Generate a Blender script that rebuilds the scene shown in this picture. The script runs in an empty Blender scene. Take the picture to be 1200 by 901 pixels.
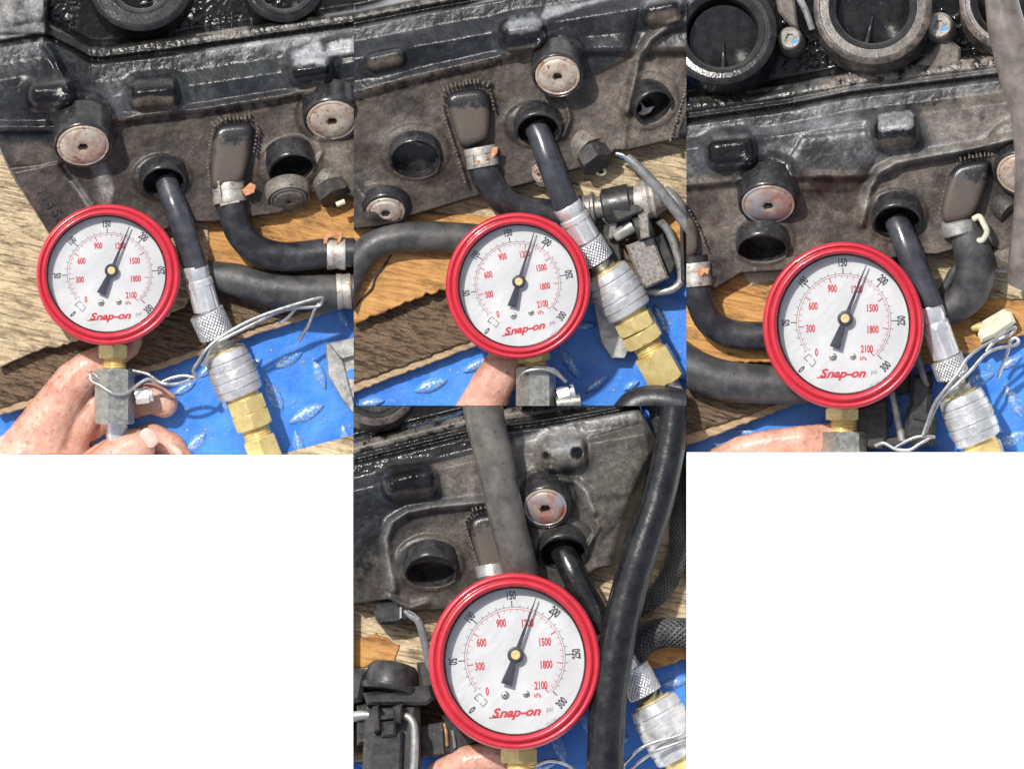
import bpy, bmesh, math, random
import numpy as np
from mathutils import Vector, Matrix

# ------------------------------------------------------------------ camera, light
S = 0.0005                       # metres per picture unit
R = math.radians
scn = bpy.context.scene
COL = scn.collection
cam_d = bpy.data.cameras.new('camera'); cam_d.type = 'ORTHO'
cam_d.ortho_scale = 1200.8 * S; cam_d.clip_start = 0.01; cam_d.clip_end = 20
cam = bpy.data.objects.new('camera', cam_d); COL.objects.link(cam)
cam.location = (0, 0, 1.5); cam.rotation_euler = (0, 0, 0)
scn.camera = cam
SUN = Vector((-0.43, 0.55, 1.0)).normalized()
elev = math.asin(SUN.z); azi = math.atan2(SUN.x, SUN.y)
wd = bpy.data.worlds.new('World'); scn.world = wd; wd.use_nodes = True
nt = wd.node_tree; nt.nodes.clear()
sky = nt.nodes.new('ShaderNodeTexSky'); sky.sky_type = 'NISHITA'; sky.sun_disc = False
sky.sun_elevation = elev; sky.sun_rotation = azi
sky.air_density = 1.0; sky.dust_density = 2.5
bg = nt.nodes.new('ShaderNodeBackground'); bg.inputs[1].default_value = 0.135
wo = nt.nodes.new('ShaderNodeOutputWorld')
hs = nt.nodes.new('ShaderNodeHueSaturation'); hs.inputs['Saturation'].default_value = .5
nt.links.new(sky.outputs[0], hs.inputs['Color']); nt.links.new(hs.outputs[0], bg.inputs[0]); nt.links.new(bg.outputs[0], wo.inputs[0])
sl = bpy.data.lights.new('sun', 'SUN'); sl.energy = 3.7; sl.angle = R(1.8); sl.color = (1, 0.965, 0.91)
so = bpy.data.objects.new('sun', sl); COL.objects.link(so)
so.rotation_euler = SUN.to_track_quat('Z', 'Y').to_euler()
scn.view_settings.view_transform = 'Standard'; scn.view_settings.look = 'None'
scn.view_settings.exposure = 0.18; scn.view_settings.gamma = 1
scn.cycles.max_bounces = 6; scn.cycles.use_denoising = True

# ------------------------------------------------------------------ materials
def srgb(r, g, b):
    f = lambda c: ((c / 255 + .055) / 1.055) ** 2.4 if c > 10 else c / 255 / 12.92
    return (f(r), f(g), f(b))
class N:
    def __init__(s, name):
        s.m = bpy.data.materials.new(name); s.m.use_nodes = True
        s.t = s.m.node_tree; s.t.nodes.clear()
        s.o = s.t.nodes.new('ShaderNodeOutputMaterial')
        s.p = s.t.nodes.new('ShaderNodeBsdfPrincipled'); s.link(s.p.outputs[0], s.o.inputs[0])
        tc = s.t.nodes.new('ShaderNodeTexCoord'); mp = s.t.nodes.new('ShaderNodeMapping')
        mp.inputs['Scale'].default_value = (1 / S,) * 3
        s.link(tc.outputs['Object'], mp.inputs[0]); s.v = mp.outputs[0]
    def link(s, a, b): s.t.links.new(a, b)
    def set(s, k, v): s.p.inputs[k].default_value = v
    def vec(s, scale=(1, 1, 1), rot=0):
        mp = s.t.nodes.new('ShaderNodeMapping'); mp.inputs['Scale'].default_value = scale
        r0 = s.t.nodes.new('ShaderNodeMapping'); r0.inputs['Rotation'].default_value = (0, 0, rot)
        s.link(s.v, r0.inputs[0]); s.link(r0.outputs[0], mp.inputs[0]); return mp.outputs[0]
    def noise(s, size, detail=4, rough=.6, vec=None, dist=0):
        n = s.t.nodes.new('ShaderNodeTexNoise'); n.inputs['Scale'].default_value = 1 / size
        n.inputs['Detail'].default_value = detail; n.inputs['Roughness'].default_value = rough
        n.inputs['Distortion'].default_value = dist
        s.link(vec or s.v, n.inputs['Vector']); return n.outputs[0]
    def ramp(s, f, a, b, lo=0., hi=1.):
        r = s.t.nodes.new('ShaderNodeMapRange'); r.inputs[1].default_value = a; r.inputs[2].default_value = b
        r.inputs[3].default_value = lo; r.inputs[4].default_value = hi
        s.link(f, r.inputs[0]); return r.outputs[0]
    def mix(s, f, a, b, mode='MIX'):
        m = s.t.nodes.new('ShaderNodeMix'); m.data_type = 'RGBA'; m.blend_type = mode
        for i, x in ((0, f), (6, a), (7, b)):
            if isinstance(x, (int, float)): m.inputs[i].default_value = x
            elif isinstance(x, tuple): m.inputs[i].default_value = (*x, 1)
            else: s.link(x, m.inputs[i])
        return m.outputs[2]
    def math(s, op, a, b=0.):
        m = s.t.nodes.new('ShaderNodeMath'); m.operation = op
        for i, x in ((0, a), (1, b)):
            if isinstance(x, (int, float)): m.inputs[i].default_value = x
            else: s.link(x, m.inputs[i])
        return m.outputs[0]
    def bump(s, h, st=.3, dist=1.0):
        b = s.t.nodes.new('ShaderNodeBump'); b.inputs['Distance'].default_value = dist * S
        if isinstance(st, (int, float)): b.inputs['Strength'].default_value = st
        else: s.link(st, b.inputs['Strength'])
        s.link(h, b.inputs['Height']); s.link(b.outputs[0], s.p.inputs['Normal'])

def mk(name, c1, c2=None, rough=.5, metal=0., size=12, lo=.4, hi=.62, c3=None, size3=3, t3=.66, bump=.2, bsize=1.5, rvar=.15, coat=0, spec=None):
    n = N(name); c2 = c2 or tuple(x * .7 for x in c1)
    f = n.ramp(n.noise(size, 6, .65), lo, hi)
    col = n.mix(f, c1, c2)
    if c3:
        g = n.ramp(n.noise(size3, 5, .7), t3 - .04, t3 + .04); col = n.mix(g, col, c3)
    n.link(col, n.p.inputs['Base Color'])
    n.link(n.ramp(n.noise(size * .6, 4), .3, .7, max(.03, rough - rvar), min(1, rough + rvar)), n.p.inputs['Roughness'])
    n.set('Metallic', metal)
    if coat: n.set('Coat Weight', coat); n.set('Coat Roughness', .08)
    if spec is not None: n.set('Specular IOR Level', spec)
    if bump: n.bump(n.noise(bsize, 3), bump)
    return n.m

M = {}
M['white'] = mk('white_board_paint', (.93, .93, .93), (.92, .92, .92), rough=.9, bump=0, rvar=.02, spec=.1)
M['blue_plain'] = mk('blue_floor_paint', (.045, .20, .64), (.022, .135, .52), rough=.36, size=60, lo=.35, hi=.7, c3=srgb(20, 50, 110), size3=9, t3=.72, bump=.12, bsize=5)
n = N('blue_floor_scuffed'); c = n.mix(n.ramp(n.noise(55, 5), .35, .68), (.065, .27, .76), (.030, .165, .60))
c = n.mix(n.ramp(n.noise(5, 6, .8), .63, .72), c, (.03, .06, .16)); sc1 = n.ramp(n.noise(7, 5, .8, n.vec((.08, 1, 1), R(38)), .5), .665, .69); sc2 = n.ramp(n.noise(8, 5, .8, n.vec((.07, 1, 1), R(-63)), .5), .67, .69)
c = n.mix(n.math('MULTIPLY', sc1, .55), c, (.30, .36, .44)); c = n.mix(n.math('MULTIPLY', sc2, .6), c, (.02, .04, .12)); c = n.mix(n.ramp(n.noise(1.6, 2), .76, .79), c, (.5, .55, .6))
n.link(c, n.p.inputs['Base Color']); n.link(n.ramp(n.noise(24, 5), .35, .65, .16, .52), n.p.inputs['Roughness']); n.bump(n.math('ADD', n.noise(30, 3), n.math('MULTIPLY', n.noise(4, 4), .15)), .6, 3); M['blue'] = n.m
n = N('blue_tread_worn'); f = n.ramp(n.noise(4, 6, .8), .50, .57)
n.link(n.mix(f, (.07, .27, .72), (.55, .55, .55)), n.p.inputs['Base Color'])
n.link(n.ramp(f, 0, 1, 0., .5), n.p.inputs['Metallic']); n.set('Roughness', .33); n.bump(n.noise(2.5, 4), .4); M['tread'] = n.m
M['rubber'] = mk('hose_rubber', (.014, .014, .017), (.045, .045, .049), rough=.36, size=24, lo=.44, hi=.66, c3=(.10, .095, .09), size3=4, t3=.71, bump=.3, bsize=2.2)
M['rubber_dusty'] = mk('hose_rubber_dusty', (.030, .030, .034), (.085, .082, .078), rough=.48, size=26, lo=.40, hi=.64, c3=(.008, .008, .009), size3=8, t3=.68, bump=.35, bsize=2)
M['rubber_black'] = mk('hose_rubber_smooth', (.007, .007, .008), (.020, .020, .022), rough=.22, size=20, c3=(.22, .21, .20), size3=3, t3=.72, bump=.2, bsize=3)
M['rubber_clean'] = mk('tester_hose_rubber', (.030, .031, .040), (.060, .062, .074), rough=.26, size=25, c3=(.3, .3, .33), size3=3.0, t3=.71, bump=.15, bsize=2)
M['pipe_grey'] = mk('pipe_grey_brown', (.20, .17, .155), (.11, .092, .084), rough=.30, size=30, c3=(.05, .04, .04), size3=6, t3=.69, bump=.18, bsize=3)
M['hose_grey'] = mk('hose_grey_dusty', (.075, .070, .063), (.145, .135, .12), rough=.36, size=30, c3=(.04, .035, .025), size3=6, t3=.65, bump=.2, bsize=2)
M['chrome'] = mk('chrome_steel', (.86, .86, .86), (.70, .70, .70), rough=.24, metal=.62, size=10, bump=.05, rvar=.06)
M['steel'] = mk('machined_steel', (.50, .50, .45), (.36, .36, .32), rough=.38, metal=.85, size=8, c3=(.2, .19, .18), size3=2.5, t3=.64, bump=.35, bsize=1.2)
M['alu'] = mk('aluminium_coupler', (.74, .74, .74), (.56, .56, .56), rough=.33, metal=.55, size=14, c3=(.16, .15, .14), size3=5, t3=.71, bump=.05, bsize=1.5)
M['fringe'] = mk('sealant_dark', (.055, .046, .038), (.12, .10, .08), rough=.5, size=5, bump=.3)
M['bolt_dull'] = mk('bolt_dull_zinc', (.30, .28, .25), (.20, .18, .16), rough=.4, metal=.4, size=6, c3=(.05, .045, .04), size3=3, t3=.6, bump=.3)
M['paint_blue'] = mk('paint_mark_blue', (.12, .33, .62), (.08, .24, .5), rough=.5, size=3)
M['wire'] = mk('wire_steel', (.62, .61, .60), (.42, .41, .40), rough=.33, metal=.8, size=10, bump=.1)
M['brass'] = mk('brass', (.86, .68, .30), (.70, .52, .20), rough=.3, metal=.45, size=14, c3=(.22, .14, .06), size3=4, t3=.72, bump=.08, bsize=2, rvar=.08)
M['knurl'] = mk('knurled_steel', (.74, .74, .74), (.5, .5, .5), rough=.28, metal=.7, size=8, bump=0)
M['red'] = mk('red_boot_rubber', (.52, .028, .048), (.44, .018, .034), rough=.30, size=30, lo=.35, hi=.7, c3=(.30, .02, .03), size3=5, t3=.71, bump=.12, bsize=3, rvar=.14, coat=.15)
M['black_plastic'] = mk('black_plastic', (.016, .016, .018), (.04, .038, .036), rough=.38, size=12, c3=(.10, .085, .07), size3=4, t3=.66, bump=.2, bsize=2)
M['matte_black'] = mk('matte_black_paint', (.02, .02, .022), (.05, .045, .04), rough=.55, size=12, c3=(.16, .13, .10), size3=4, t3=.63, bump=.3, bsize=2)
M['bore_dark'] = mk('bore_black', (.008, .008, .008), (.014, .013, .012), rough=.35, size=9, bump=.3, bsize=3)
M['ring'] = mk('ring_black_paint', (.016, .016, .018), (.04, .038, .037), rough=.26, size=12, lo=.45, hi=.62, c3=(.15, .125, .10), size3=4, t3=.66, bump=.18, bsize=2)
M['ring_dusty'] = mk('ring_dusty_iron', (.10, .09, .08), (.20, .17, .135), rough=.55, size=12, c3=(.03, .03, .03), size3=4, t3=.6, bump=.4, bsize=1.6)
n = N('neck_paint_and_dust'); gt = n.t.nodes.new('ShaderNodeTexCoord'); sp = n.t.nodes.new('ShaderNodeSeparateXYZ'); n.link(gt.outputs['Generated'], sp.inputs[0])
f = n.ramp(n.math('ADD', sp.outputs[1], n.math('MULTIPLY', n.math('SUBTRACT', n.noise(14, 5), .5), .9)), .62, .78)
n.link(n.mix(f, n.mix(n.noise(5, 5), (.085, .064, .05), (.055, .042, .034)), (.014, .014, .016)), n.p.inputs['Base Color']); n.link(n.ramp(f, 0, 1, .6, .25), n.p.inputs['Roughness']); n.bump(n.noise(1.8, 4), .3); M['neck'] = n.m
M['throat'] = mk('throat_black_oily', (.008, .008, .009), (.022, .021, .02), rough=.14, size=14, c3=(.10, .085, .07), size3=4, t3=.68, bump=.28, bsize=2.4, rvar=.08)
M['throat_rim'] = mk('throat_rim_dusty', (.13, .105, .085), (.035, .032, .03), rough=.32, size=16, c3=(.03, .03, .03), size3=4, t3=.58, bump=.45, bsize=2)
M['plug_disc'] = mk('plug_zinc_rusty', (.62, .54, .44), (.48, .34, .26), rough=.36, metal=.35, size=13, lo=.42, hi=.6, c3=(.20, .10, .06), size3=7, t3=.60, bump=.3, bsize=1.6)
n = N('plug_zinc_iridescent'); f1 = n.ramp(n.noise(26, 2), .4, .6); f2 = n.ramp(n.noise(15, 3), .45, .62)
n.link(n.mix(f2, n.mix(f1, (.44, .20, .16), (.42, .40, .44)), (.50, .44, .34)), n.p.inputs['Base Color'])
n.set('Roughness', .32); n.set('Metallic', .35); n.bump(n.noise(2, 3), .2); M['plug_disc2'] = n.m
M['clamp'] = mk('clamp_zinc_rusty', (.52, .50, .46), (.36, .33, .29), rough=.42, metal=.5, size=10, c3=(.34, .13, .04), size3=7, t3=.60, bump=.3, bsize=1.5)
M['clamp_tab'] = mk('clamp_rust', (.58, .30, .16), (.42, .17, .07), rough=.5, metal=.3, size=6, bump=.3)
M['galv'] = mk('galvanized_steel', (.46, .46, .44), (.30, .29, .27), rough=.42, metal=.6, size=12, c3=(.14, .12, .10), size3=6, t3=.66, bump=.3, bsize=2)
M['grey_cable'] = mk('grey_cable_sleeve', (.20, .20, .21), (.13, .13, .13), rough=.45, size=10, c3=(.06, .06, .06), size3=4, t3=.63, bump=.2)
M['offwhite'] = mk('offwhite_nylon', (.62, .62, .50), (.52, .50, .36), rough=.45, size=20, bump=.1, bsize=3)
M['copper'] = mk('copper_wire', (.62, .38, .16), (.4, .2, .08), rough=.35, metal=.7, size=5)
M['needle'] = mk('needle_black', (.016, .018, .032), (.012, .014, .022), rough=.42, size=20, bump=0)
M['dial'] = mk('dial_white', (.59, .59, .595), (.56, .56, .57), rough=.5, size=20, c3=(.64, .64, .64), size3=2, t3=.66, bump=.02)
M['ink'] = mk('ink_black', (.02, .02, .03), (.03, .03, .04), rough=.6, bump=0)
M['ink_red'] = mk('ink_red', (.52, .015, .02), (.50, .02, .03), rough=.6, bump=0)
M['ink_grey'] = mk('ink_grey', (.30, .30, .32), rough=.6, bump=0)
M['nail'] = mk('fingernail', (.70, .50, .43), (.62, .42, .35), rough=.28, size=10, bump=.05)
M['glass'] = None
g = N('thin_glass'); g.t.nodes.remove(g.p); tr = g.t.nodes.new('ShaderNodeBsdfTransparent'); gl = g.t.nodes.new('ShaderNodeBsdfGlossy')
gl.inputs['Roughness'].default_value = .12; mx = g.t.nodes.new('ShaderNodeMixShader')
lw = g.ramp(g.noise(26, 4, .6, g.vec((.5, 1.6, 1), R(-50))), .40, .62, .02, .17); g.link(lw, mx.inputs[0])
g.link(tr.outputs[0], mx.inputs[1]); g.link(gl.outputs[0], mx.inputs[2]); g.link(mx.outputs[0], g.o.inputs[0]); M['glass'] = g.m
# skin
n = N('skin'); c = n.mix(n.ramp(n.noise(26, 4), .38, .66), (.64, .375, .285), (.47, .215, .15))
c = n.mix(n.ramp(n.noise(9, 6, .75), .55, .68), c, (.25, .11, .078))
c = n.mix(n.ramp(n.noise(2.2, 3, .7), .70, .76), c, (.16, .08, .06))
n.link(c, n.p.inputs['Base Color']); n.set('Subsurface Weight', .12); n.set('Subsurface Radius', (.0022, .0009, .0005)); n.set('Subsurface Scale', 1.0)
n.link(n.ramp(n.noise(18, 3), .40, .62, .27, .5), n.p.inputs['Roughness'])
w = n.t.nodes.new('ShaderNodeTexVoronoi'); w.inputs['Scale'].default_value = 1 / 3.2; n.link(n.vec((1, .45, 1), R(30)), w.inputs['Vector'])
n.bump(n.math('ADD', n.noise(1.6, 4), n.math('MULTIPLY', w.outputs[0], 1.3)), .24); M['skin'] = n.m
# engine casting: colour and roughness painted per vertex (paint, dust, oil, painted highlights)
n = N('painted_casting'); at = n.t.nodes.new('ShaderNodeAttribute'); at.attribute_name = 'coat'
k = n.ramp(n.noise(2.2, 5, .75), .3, .7, .42, 1.62); k2 = n.ramp(n.noise(14, 5, .7), .3, .7, .74, 1.27)
vm = n.t.nodes.new('ShaderNodeVectorMath'); vm.operation = 'SCALE'; n.link(at.outputs['Color'], vm.inputs[0]); n.link(n.math('MULTIPLY', k, k2), vm.inputs['Scale'])
spk = n.ramp(n.noise(2.0, 4, .8), .68, .73)
n.link(n.mix(n.math('MULTIPLY', spk, .8), vm.outputs[0], (.02, .018, .016)), n.p.inputs['Base Color'])
n.set('Specular IOR Level', .4); n.link(n.math('MULTIPLY', at.outputs['Alpha'], n.ramp(n.noise(4, 4), .3, .7, .65, 1.1)), n.p.inputs['Roughness'])
n.bump(n.math('ADD', n.noise(1.4, 4, .75), n.math('MULTIPLY', n.noise(5, 3), .5)), .25, 1.0); M['cast'] = n.m
# wood
def wood(name, c1, c2, c3, ang, rough=.7, stretch=.10, gsize=4, bmp=.5, dirt=.60):
    n = N(name); v = n.vec((stretch, 1, 1), R(ang))
    g1 = n.noise(gsize, 6, .7, v, .6); g2 = n.noise(gsize * 3, 3, .6, v)
    col = n.mix(n.ramp(g1, .35, .68), c1, c2); col = n.mix(n.ramp(g2, .55, .7), col, c2)
    col = n.mix(n.math('MULTIPLY', n.ramp(n.noise(14, 7, .78, n.vec((.35, 1, 1), R(ang))), dirt - .07, dirt + .12), .85), col, c3)
    col = n.mix(n.math('MULTIPLY', n.ramp(n.noise(3, 5, .8), .62, .72), .7), col, tuple(x * .45 for x in c3))
    g3 = n.noise(3.2, 5, .75, n.vec((stretch * .35, 1, 1), R(ang)), .3); col = n.mix(n.math('MULTIPLY', n.ramp(g3, .58, .68), .55), col, tuple(x * .6 for x in c3))
    n.link(col, n.p.inputs['Base Color']); n.set('Roughness', rough); n.set('Specular IOR Level', .25)
    n.bump(n.math('ADD', n.math('SUBTRACT', g1, n.math('MULTIPLY', n.ramp(g3, .54, .66), 1.2)), n.noise(3, 5, .7)), bmp, 1.8); return n.m
M['wood_orange'] = wood('wood_orange', (.62, .34, .11), (.36, .16, .045), (.11, .05, .02), 12, .42, gsize=3, bmp=.35, dirt=.555)
M['wood_pale'] = wood('wood_pale', (.70, .57, .37), (.50, .38, .235), (.13, .09, .055), 12, stretch=.2, dirt=.53, bmp=.8)
M['wood_brown'] = wood('wood_brown_rough', (.25, .175, .11), (.145, .098, .062), (.05, .034, .024), 14, .9, .4, 2.2, 1.0, .53)
M['wood_edge'] = wood('wood_edge', (.50, .36, .22), (.36, .25, .15), (.18, .12, .08), 14, .75)
M['wood_dark'] = wood('wood_dark_wet', (.10, .06, .035), (.06, .035, .02), (.02, .014, .01), 14, .7, .2, 4, .8)
M['soil'] = mk('sandy_dirt', (.50, .42, .31), (.36, .29, .20), rough=.9, size=20, c3=(.13, .1, .07), size3=3, t3=.62, bump=.7, bsize=1.6)

# ------------------------------------------------------------------ scene objects
PANEL = [0, 414.5, 0, 532.5]; ZO = 0.0
THINGS = []
def setpanel(x0, x1, y0, y1, zo):
    global PANEL, ZO
    PANEL = [x0, x1, y0, y1]; ZO = zo
def W(x, y, z=0): return Vector(((x - 600) * S, (450.5 - y) * S, (z + ZO) * S))
def thing(name, label, cat, base=(0, 0, 0), group=None):
    o = bpy.data.objects.new(name, None); COL.objects.link(o); o.empty_display_size = .01
    o.location = W(*base); o['label'] = label; o['category'] = cat
    if group: o['group'] = group
    return o
class MB:
    """points are (image x, -image y, z)"""
    def __init__(s): s.v = []; s.f = []
    def add(s, vs, fs):
        k = len(s.v); s.v += [tuple(p) for p in vs]; s.f += [tuple(i + k for i in f) for f in fs]; return s
    def grid(s, rings, close=True, cap0=True, cap1=True):
        n = len(rings[0]); vs = [p for r in rings for p in r]; fs = []
        for i in range(len(rings) - 1):
            for j in range(n if close else n - 1):
                a = i * n + j; b = i * n + (j + 1) % n; fs.append((a, b, b + n, a + n))
        if cap0: fs.append(tuple(range(n))[::-1])
        if cap1: fs.append(tuple((len(rings) - 1) * n + j for j in range(n)))
        return s.add(vs, fs)
    def lathe(s, c, axis, prof, seg=48, sx=1, sy=1, rf=None, cap0=True, cap1=True, phase=0):
        o = Vector((c[0], -c[1], c[2])); u, v, w = frame(axis); rings = []
        for r, t in prof:
            ring = []
            for j in range(seg):
                a = 2 * math.pi * j / seg + phase; rr = rf(a, t, r) if rf else r
                ring.append(o + u * (rr * math.cos(a) * sx) + v * (rr * math.sin(a) * sy) + w * t)
            rings.append(ring)
        return s.grid(rings, True, cap0, cap1)
    def tube(s, pts, r, seg=20, n=None, ph=0, smooth=True, flat=1.0):
        """pts: (x, y, z[, r]) in image coordinates"""
        P = [Vector((p[0], -p[1], p[2])) for p in pts]; rr = [p[3] if len(p) > 3 else r for p in pts]
        if smooth and len(P) > 2:
            n = n or 8; Q = []; q = []
            for i in range(len(P) - 1):
                p0, p1, p2, p3 = P[max(i - 1, 0)], P[i], P[i + 1], P[min(i + 2, len(P) - 1)]
                for k in range(n):
                    t = k / n
                    Q.append(.5 * ((2 * p1) + (p2 - p0) * t + (2 * p0 - 5 * p1 + 4 * p2 - p3) * t * t + (3 * p1 - p0 - 3 * p2 + p3) * t ** 3))
                    q.append(rr[i] + (rr[i + 1] - rr[i]) * t)
            Q.append(P[-1]); q.append(rr[-1]); P, rr = Q, q
        rings = []; up = None
        for i, p in enumerate(P):
            t = (P[min(i + 1, len(P) - 1)] - P[max(i - 1, 0)]).normalized()
            if up is None: up = t.orthogonal().normalized()
            up = (up - t * up.dot(t)).normalized(); b = t.cross(up)
            rings.append([p + (up * math.cos(2 * math.pi * j / seg + ph) + b * math.sin(2 * math.pi * j / seg + ph)) * rr[i] for j in range(seg)])
        return s.grid(rings)
    def prism(s, poly, z0, z1, inset=0):
        """poly in image coordinates"""
        P = [Vector((x, -y, 0)) for x, y in poly]; n = len(P)
        if sum(P[i].x * P[(i + 1) % n].y - P[(i + 1) % n].x * P[i].y for i in range(n)) < 0: P = P[::-1]
        def off(d):
            out = []
            for i in range(n):
                a = (P[i] - P[i - 1]); b = (P[(i + 1) % n] - P[i])
                if a.length < 1e-6 or b.length < 1e-6: out.append(P[i]); continue
                a.normalize(); b.normalize(); na = Vector((-a.y, a.x, 0)); nb = Vector((-b.y, b.x, 0)); m = na + nb
                m = m / max(m.length_squared / 2, .6)
                out.append(P[i] + m * d)
            return out
        zv = lambda L, z: [Vector((p.x, p.y, z)) for p in L]
        rings = [zv(P, z0), zv(P, z1 - inset)]
        if inset: rings.append(zv(off(inset), z1))
        return s.grid(rings)
    def rprism(s, poly, z0, z1, r):
        n = 5; P = [Vector((x, -y, 0)) for x, y in poly]; c = sum(P, Vector()) / len(P); Q = []
        for i in range(len(P)):          # round the outline
            a, b, d = P[i - 1], P[i], P[(i + 1) % len(P)]
            for t in (.0, .25, .5, .75):
                p = (a + b) / 2 * (1 - t) ** 2 + b * 2 * t * (1 - t) + (b + d) / 2 * t * t; Q.append(p)
        rings = [[Vector((p.x, p.y, z0)) for p in Q]]
        for k in range(n + 1):
            t = k / n * math.pi / 2; ins = r * (1 - math.cos(t))
            rings.append([Vector((p.x + (c.x - p.x) / max((c - p).length, 1) * ins, p.y + (c.y - p.y) / max((c - p).length, 1) * ins, z1 - r + r * math.sin(t))) for p in Q])
        rings.append([Vector((p.x * .6 + c.x * .4, p.y * .6 + c.y * .4, z1 + .3)) for p in rings[-1]])
        return s.grid(rings)
    def build(s, name, mat, parent=None, smooth=35, col=None, clip=True, mods=None, loc=None):
        me = bpy.data.meshes.new(name)
        off = Vector((-600, 450.5, ZO)); base = parent_loc(parent) if parent is not None else (loc or Vector((0, 0, 0)))
        vs = [((Vector(p) + off) * S - base) for p in s.v]
        me.from_pydata(vs, [], s.f)
        if col is not None:
            ca = me.color_attributes.new('coat', 'FLOAT_COLOR', 'POINT'); ca.data.foreach_set('color', np.asarray(col, dtype=np.float32).ravel())
        bm = bmesh.new(); bm.from_mesh(me)
        if col is None: bmesh.ops.recalc_face_normals(bm, faces=bm.faces)
        if clip: clip_bm(bm, base, fill=col is None)
        bm.to_mesh(me); bm.free()
        if smooth:
            me.shade_smooth(); me.set_sharp_from_angle(angle=R(smooth))
        me.materials.append(M[mat] if isinstance(mat, str) else mat)
        o = bpy.data.objects.new(name, me); COL.objects.link(o)
        if parent is not None: o.parent = parent
        else: o.location = base
        return o
def parent_loc(p):
    l = Vector((0, 0, 0))
    while p is not None: l = l + p.location; p = p.parent
    return l
def clip_bm(bm, base, fill=True):
    x0, x1, y0, y1 = PANEL
    lo = W(x0, y1); hi = W(x1, y0)
    for ax, val, sg in ((0, lo.x, -1), (0, hi.x, 1), (1, lo.y, -1), (1, hi.y, 1)):
        cs = [v.co[ax] + base[ax] for v in bm.verts]
        if not cs: return
        if (sg > 0 and max(cs) <= val + 1e-7) or (sg < 0 and min(cs) >= val - 1e-7): continue
        co = Vector((0, 0, 0)); co[ax] = val - base[ax]; no = Vector((0, 0, 0)); no[ax] = sg
        r = bmesh.ops.bisect_plane(bm, geom=bm.verts[:] + bm.edges[:] + bm.faces[:], dist=1e-7, plane_co=co, plane_no=no, clear_outer=True)
        if fill:
            es = [e for e in r['geom_cut'] if isinstance(e, bmesh.types.BMEdge) and e.is_valid]
            if es:
                try: bmesh.ops.holes_fill(bm, edges=es, sides=0)
                except Exception: pass
def solo(mb, name, mat, label, cat, group=None, kind=None, base=None, **kw):
    c = Vector((0, 0, 0))
    if base: c = W(*base)
    o = mb.build(name, mat, None, loc=c, **kw)
    if kind: o['kind'] = kind
    if label: o['label'] = label
    if cat: o['category'] = cat
    if group: o['group'] = group
    return o
def frame(axis):
    w = Vector((axis[0], -axis[1], axis[2])).normalized()
    u = Vector((0, 1, 0)).cross(w)
    u = u.normalized() if u.length > 1e-4 else Vector((1, 0, 0)); return u, w.cross(u), w
rnd = random.Random(7)

# ------------------------------------------------------------------ text
TC = {}
def text2d(s, size, xs=.72, bold=0., shear=0.):
    key = (s, bold, shear)
    if key not in TC:
        cu = bpy.data.curves.new('t', 'FONT'); cu.body = s; cu.size = 1; cu.align_x = 'CENTER'; cu.offset = bold; cu.shear = shear; cu.resolution_u = 3
        ob = bpy.data.objects.new('t', cu); me = bpy.data.meshes.new_from_object(ob)
        vs = [v.co.copy() for v in me.vertices]; fs = [tuple(p.vertices) for p in me.polygons]
        bpy.data.objects.remove(ob); bpy.data.curves.remove(cu); bpy.data.meshes.remove(me)
        x0 = min(v.x for v in vs); x1 = max(v.x for v in vs); y1 = .70
        TC[key] = ([Vector((v.x - (x0 + x1) / 2, v.y - y1 / 2, 0)) for v in vs], fs)
    vs, fs = TC[key]
    return [Vector((v.x * size * xs, v.y * size, 0)) for v in vs], fs
def put_text(mb, s, x, y, z, size, ang=0, xs=.72, bold=.01, shear=0., sx=1, sy=1):
    """centred on image point x, y; ang counter-clockwise"""
    vs, fs = text2d(s, size, xs, bold, shear); c, q = math.cos(R(ang)), math.sin(R(ang))
    mb.add([(x + (v.x * c - v.y * q) * sx, -y + (v.x * q + v.y * c) * sy, z) for v in vs], fs)

# ------------------------------------------------------------------ noise and height fields
def vnoise(X, Y, size, seed, octs=4, gain=.55):
    rs = np.random.RandomState(seed); out = 0; amp = 1; tot = 0
    for o in range(octs):
        s = size / 2 ** o; G = rs.rand(96, 96); x = X / s + 17.3 * o; y = Y / s + 9.1 * o
        xi = np.floor(x).astype(int); yi = np.floor(y).astype(int); fx = x - xi; fy = y - yi
        fx = fx * fx * (3 - 2 * fx); fy = fy * fy * (3 - 2 * fy)
        g = lambda a, b: G[a % 96, b % 96]
        v = (g(xi, yi) * (1 - fx) + g(xi + 1, yi) * fx) * (1 - fy) + (g(xi, yi + 1) * (1 - fx) + g(xi + 1, yi + 1) * fx) * fy
        out = out + v * amp; tot += amp; amp *= gain
    return out / tot
def sstep(a, b, x):
    t = np.clip((x - a) / (b - a + 1e-9), 0, 1); return t * t * (3 - 2 * t)
def blur(Z, sig):
    if sig <= 0: return Z
    k = int(sig * 3) + 1; w = np.exp(-.5 * (np.arange(-k, k + 1) / sig) ** 2); w /= w.sum()
    P = np.pad(Z, k, mode='edge'); A = sum(w[i] * P[i:i + Z.shape[0], :] for i in range(2 * k + 1))
    return sum(w[i] * A[:, i:i + Z.shape[1]] for i in range(2 * k + 1))
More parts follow.
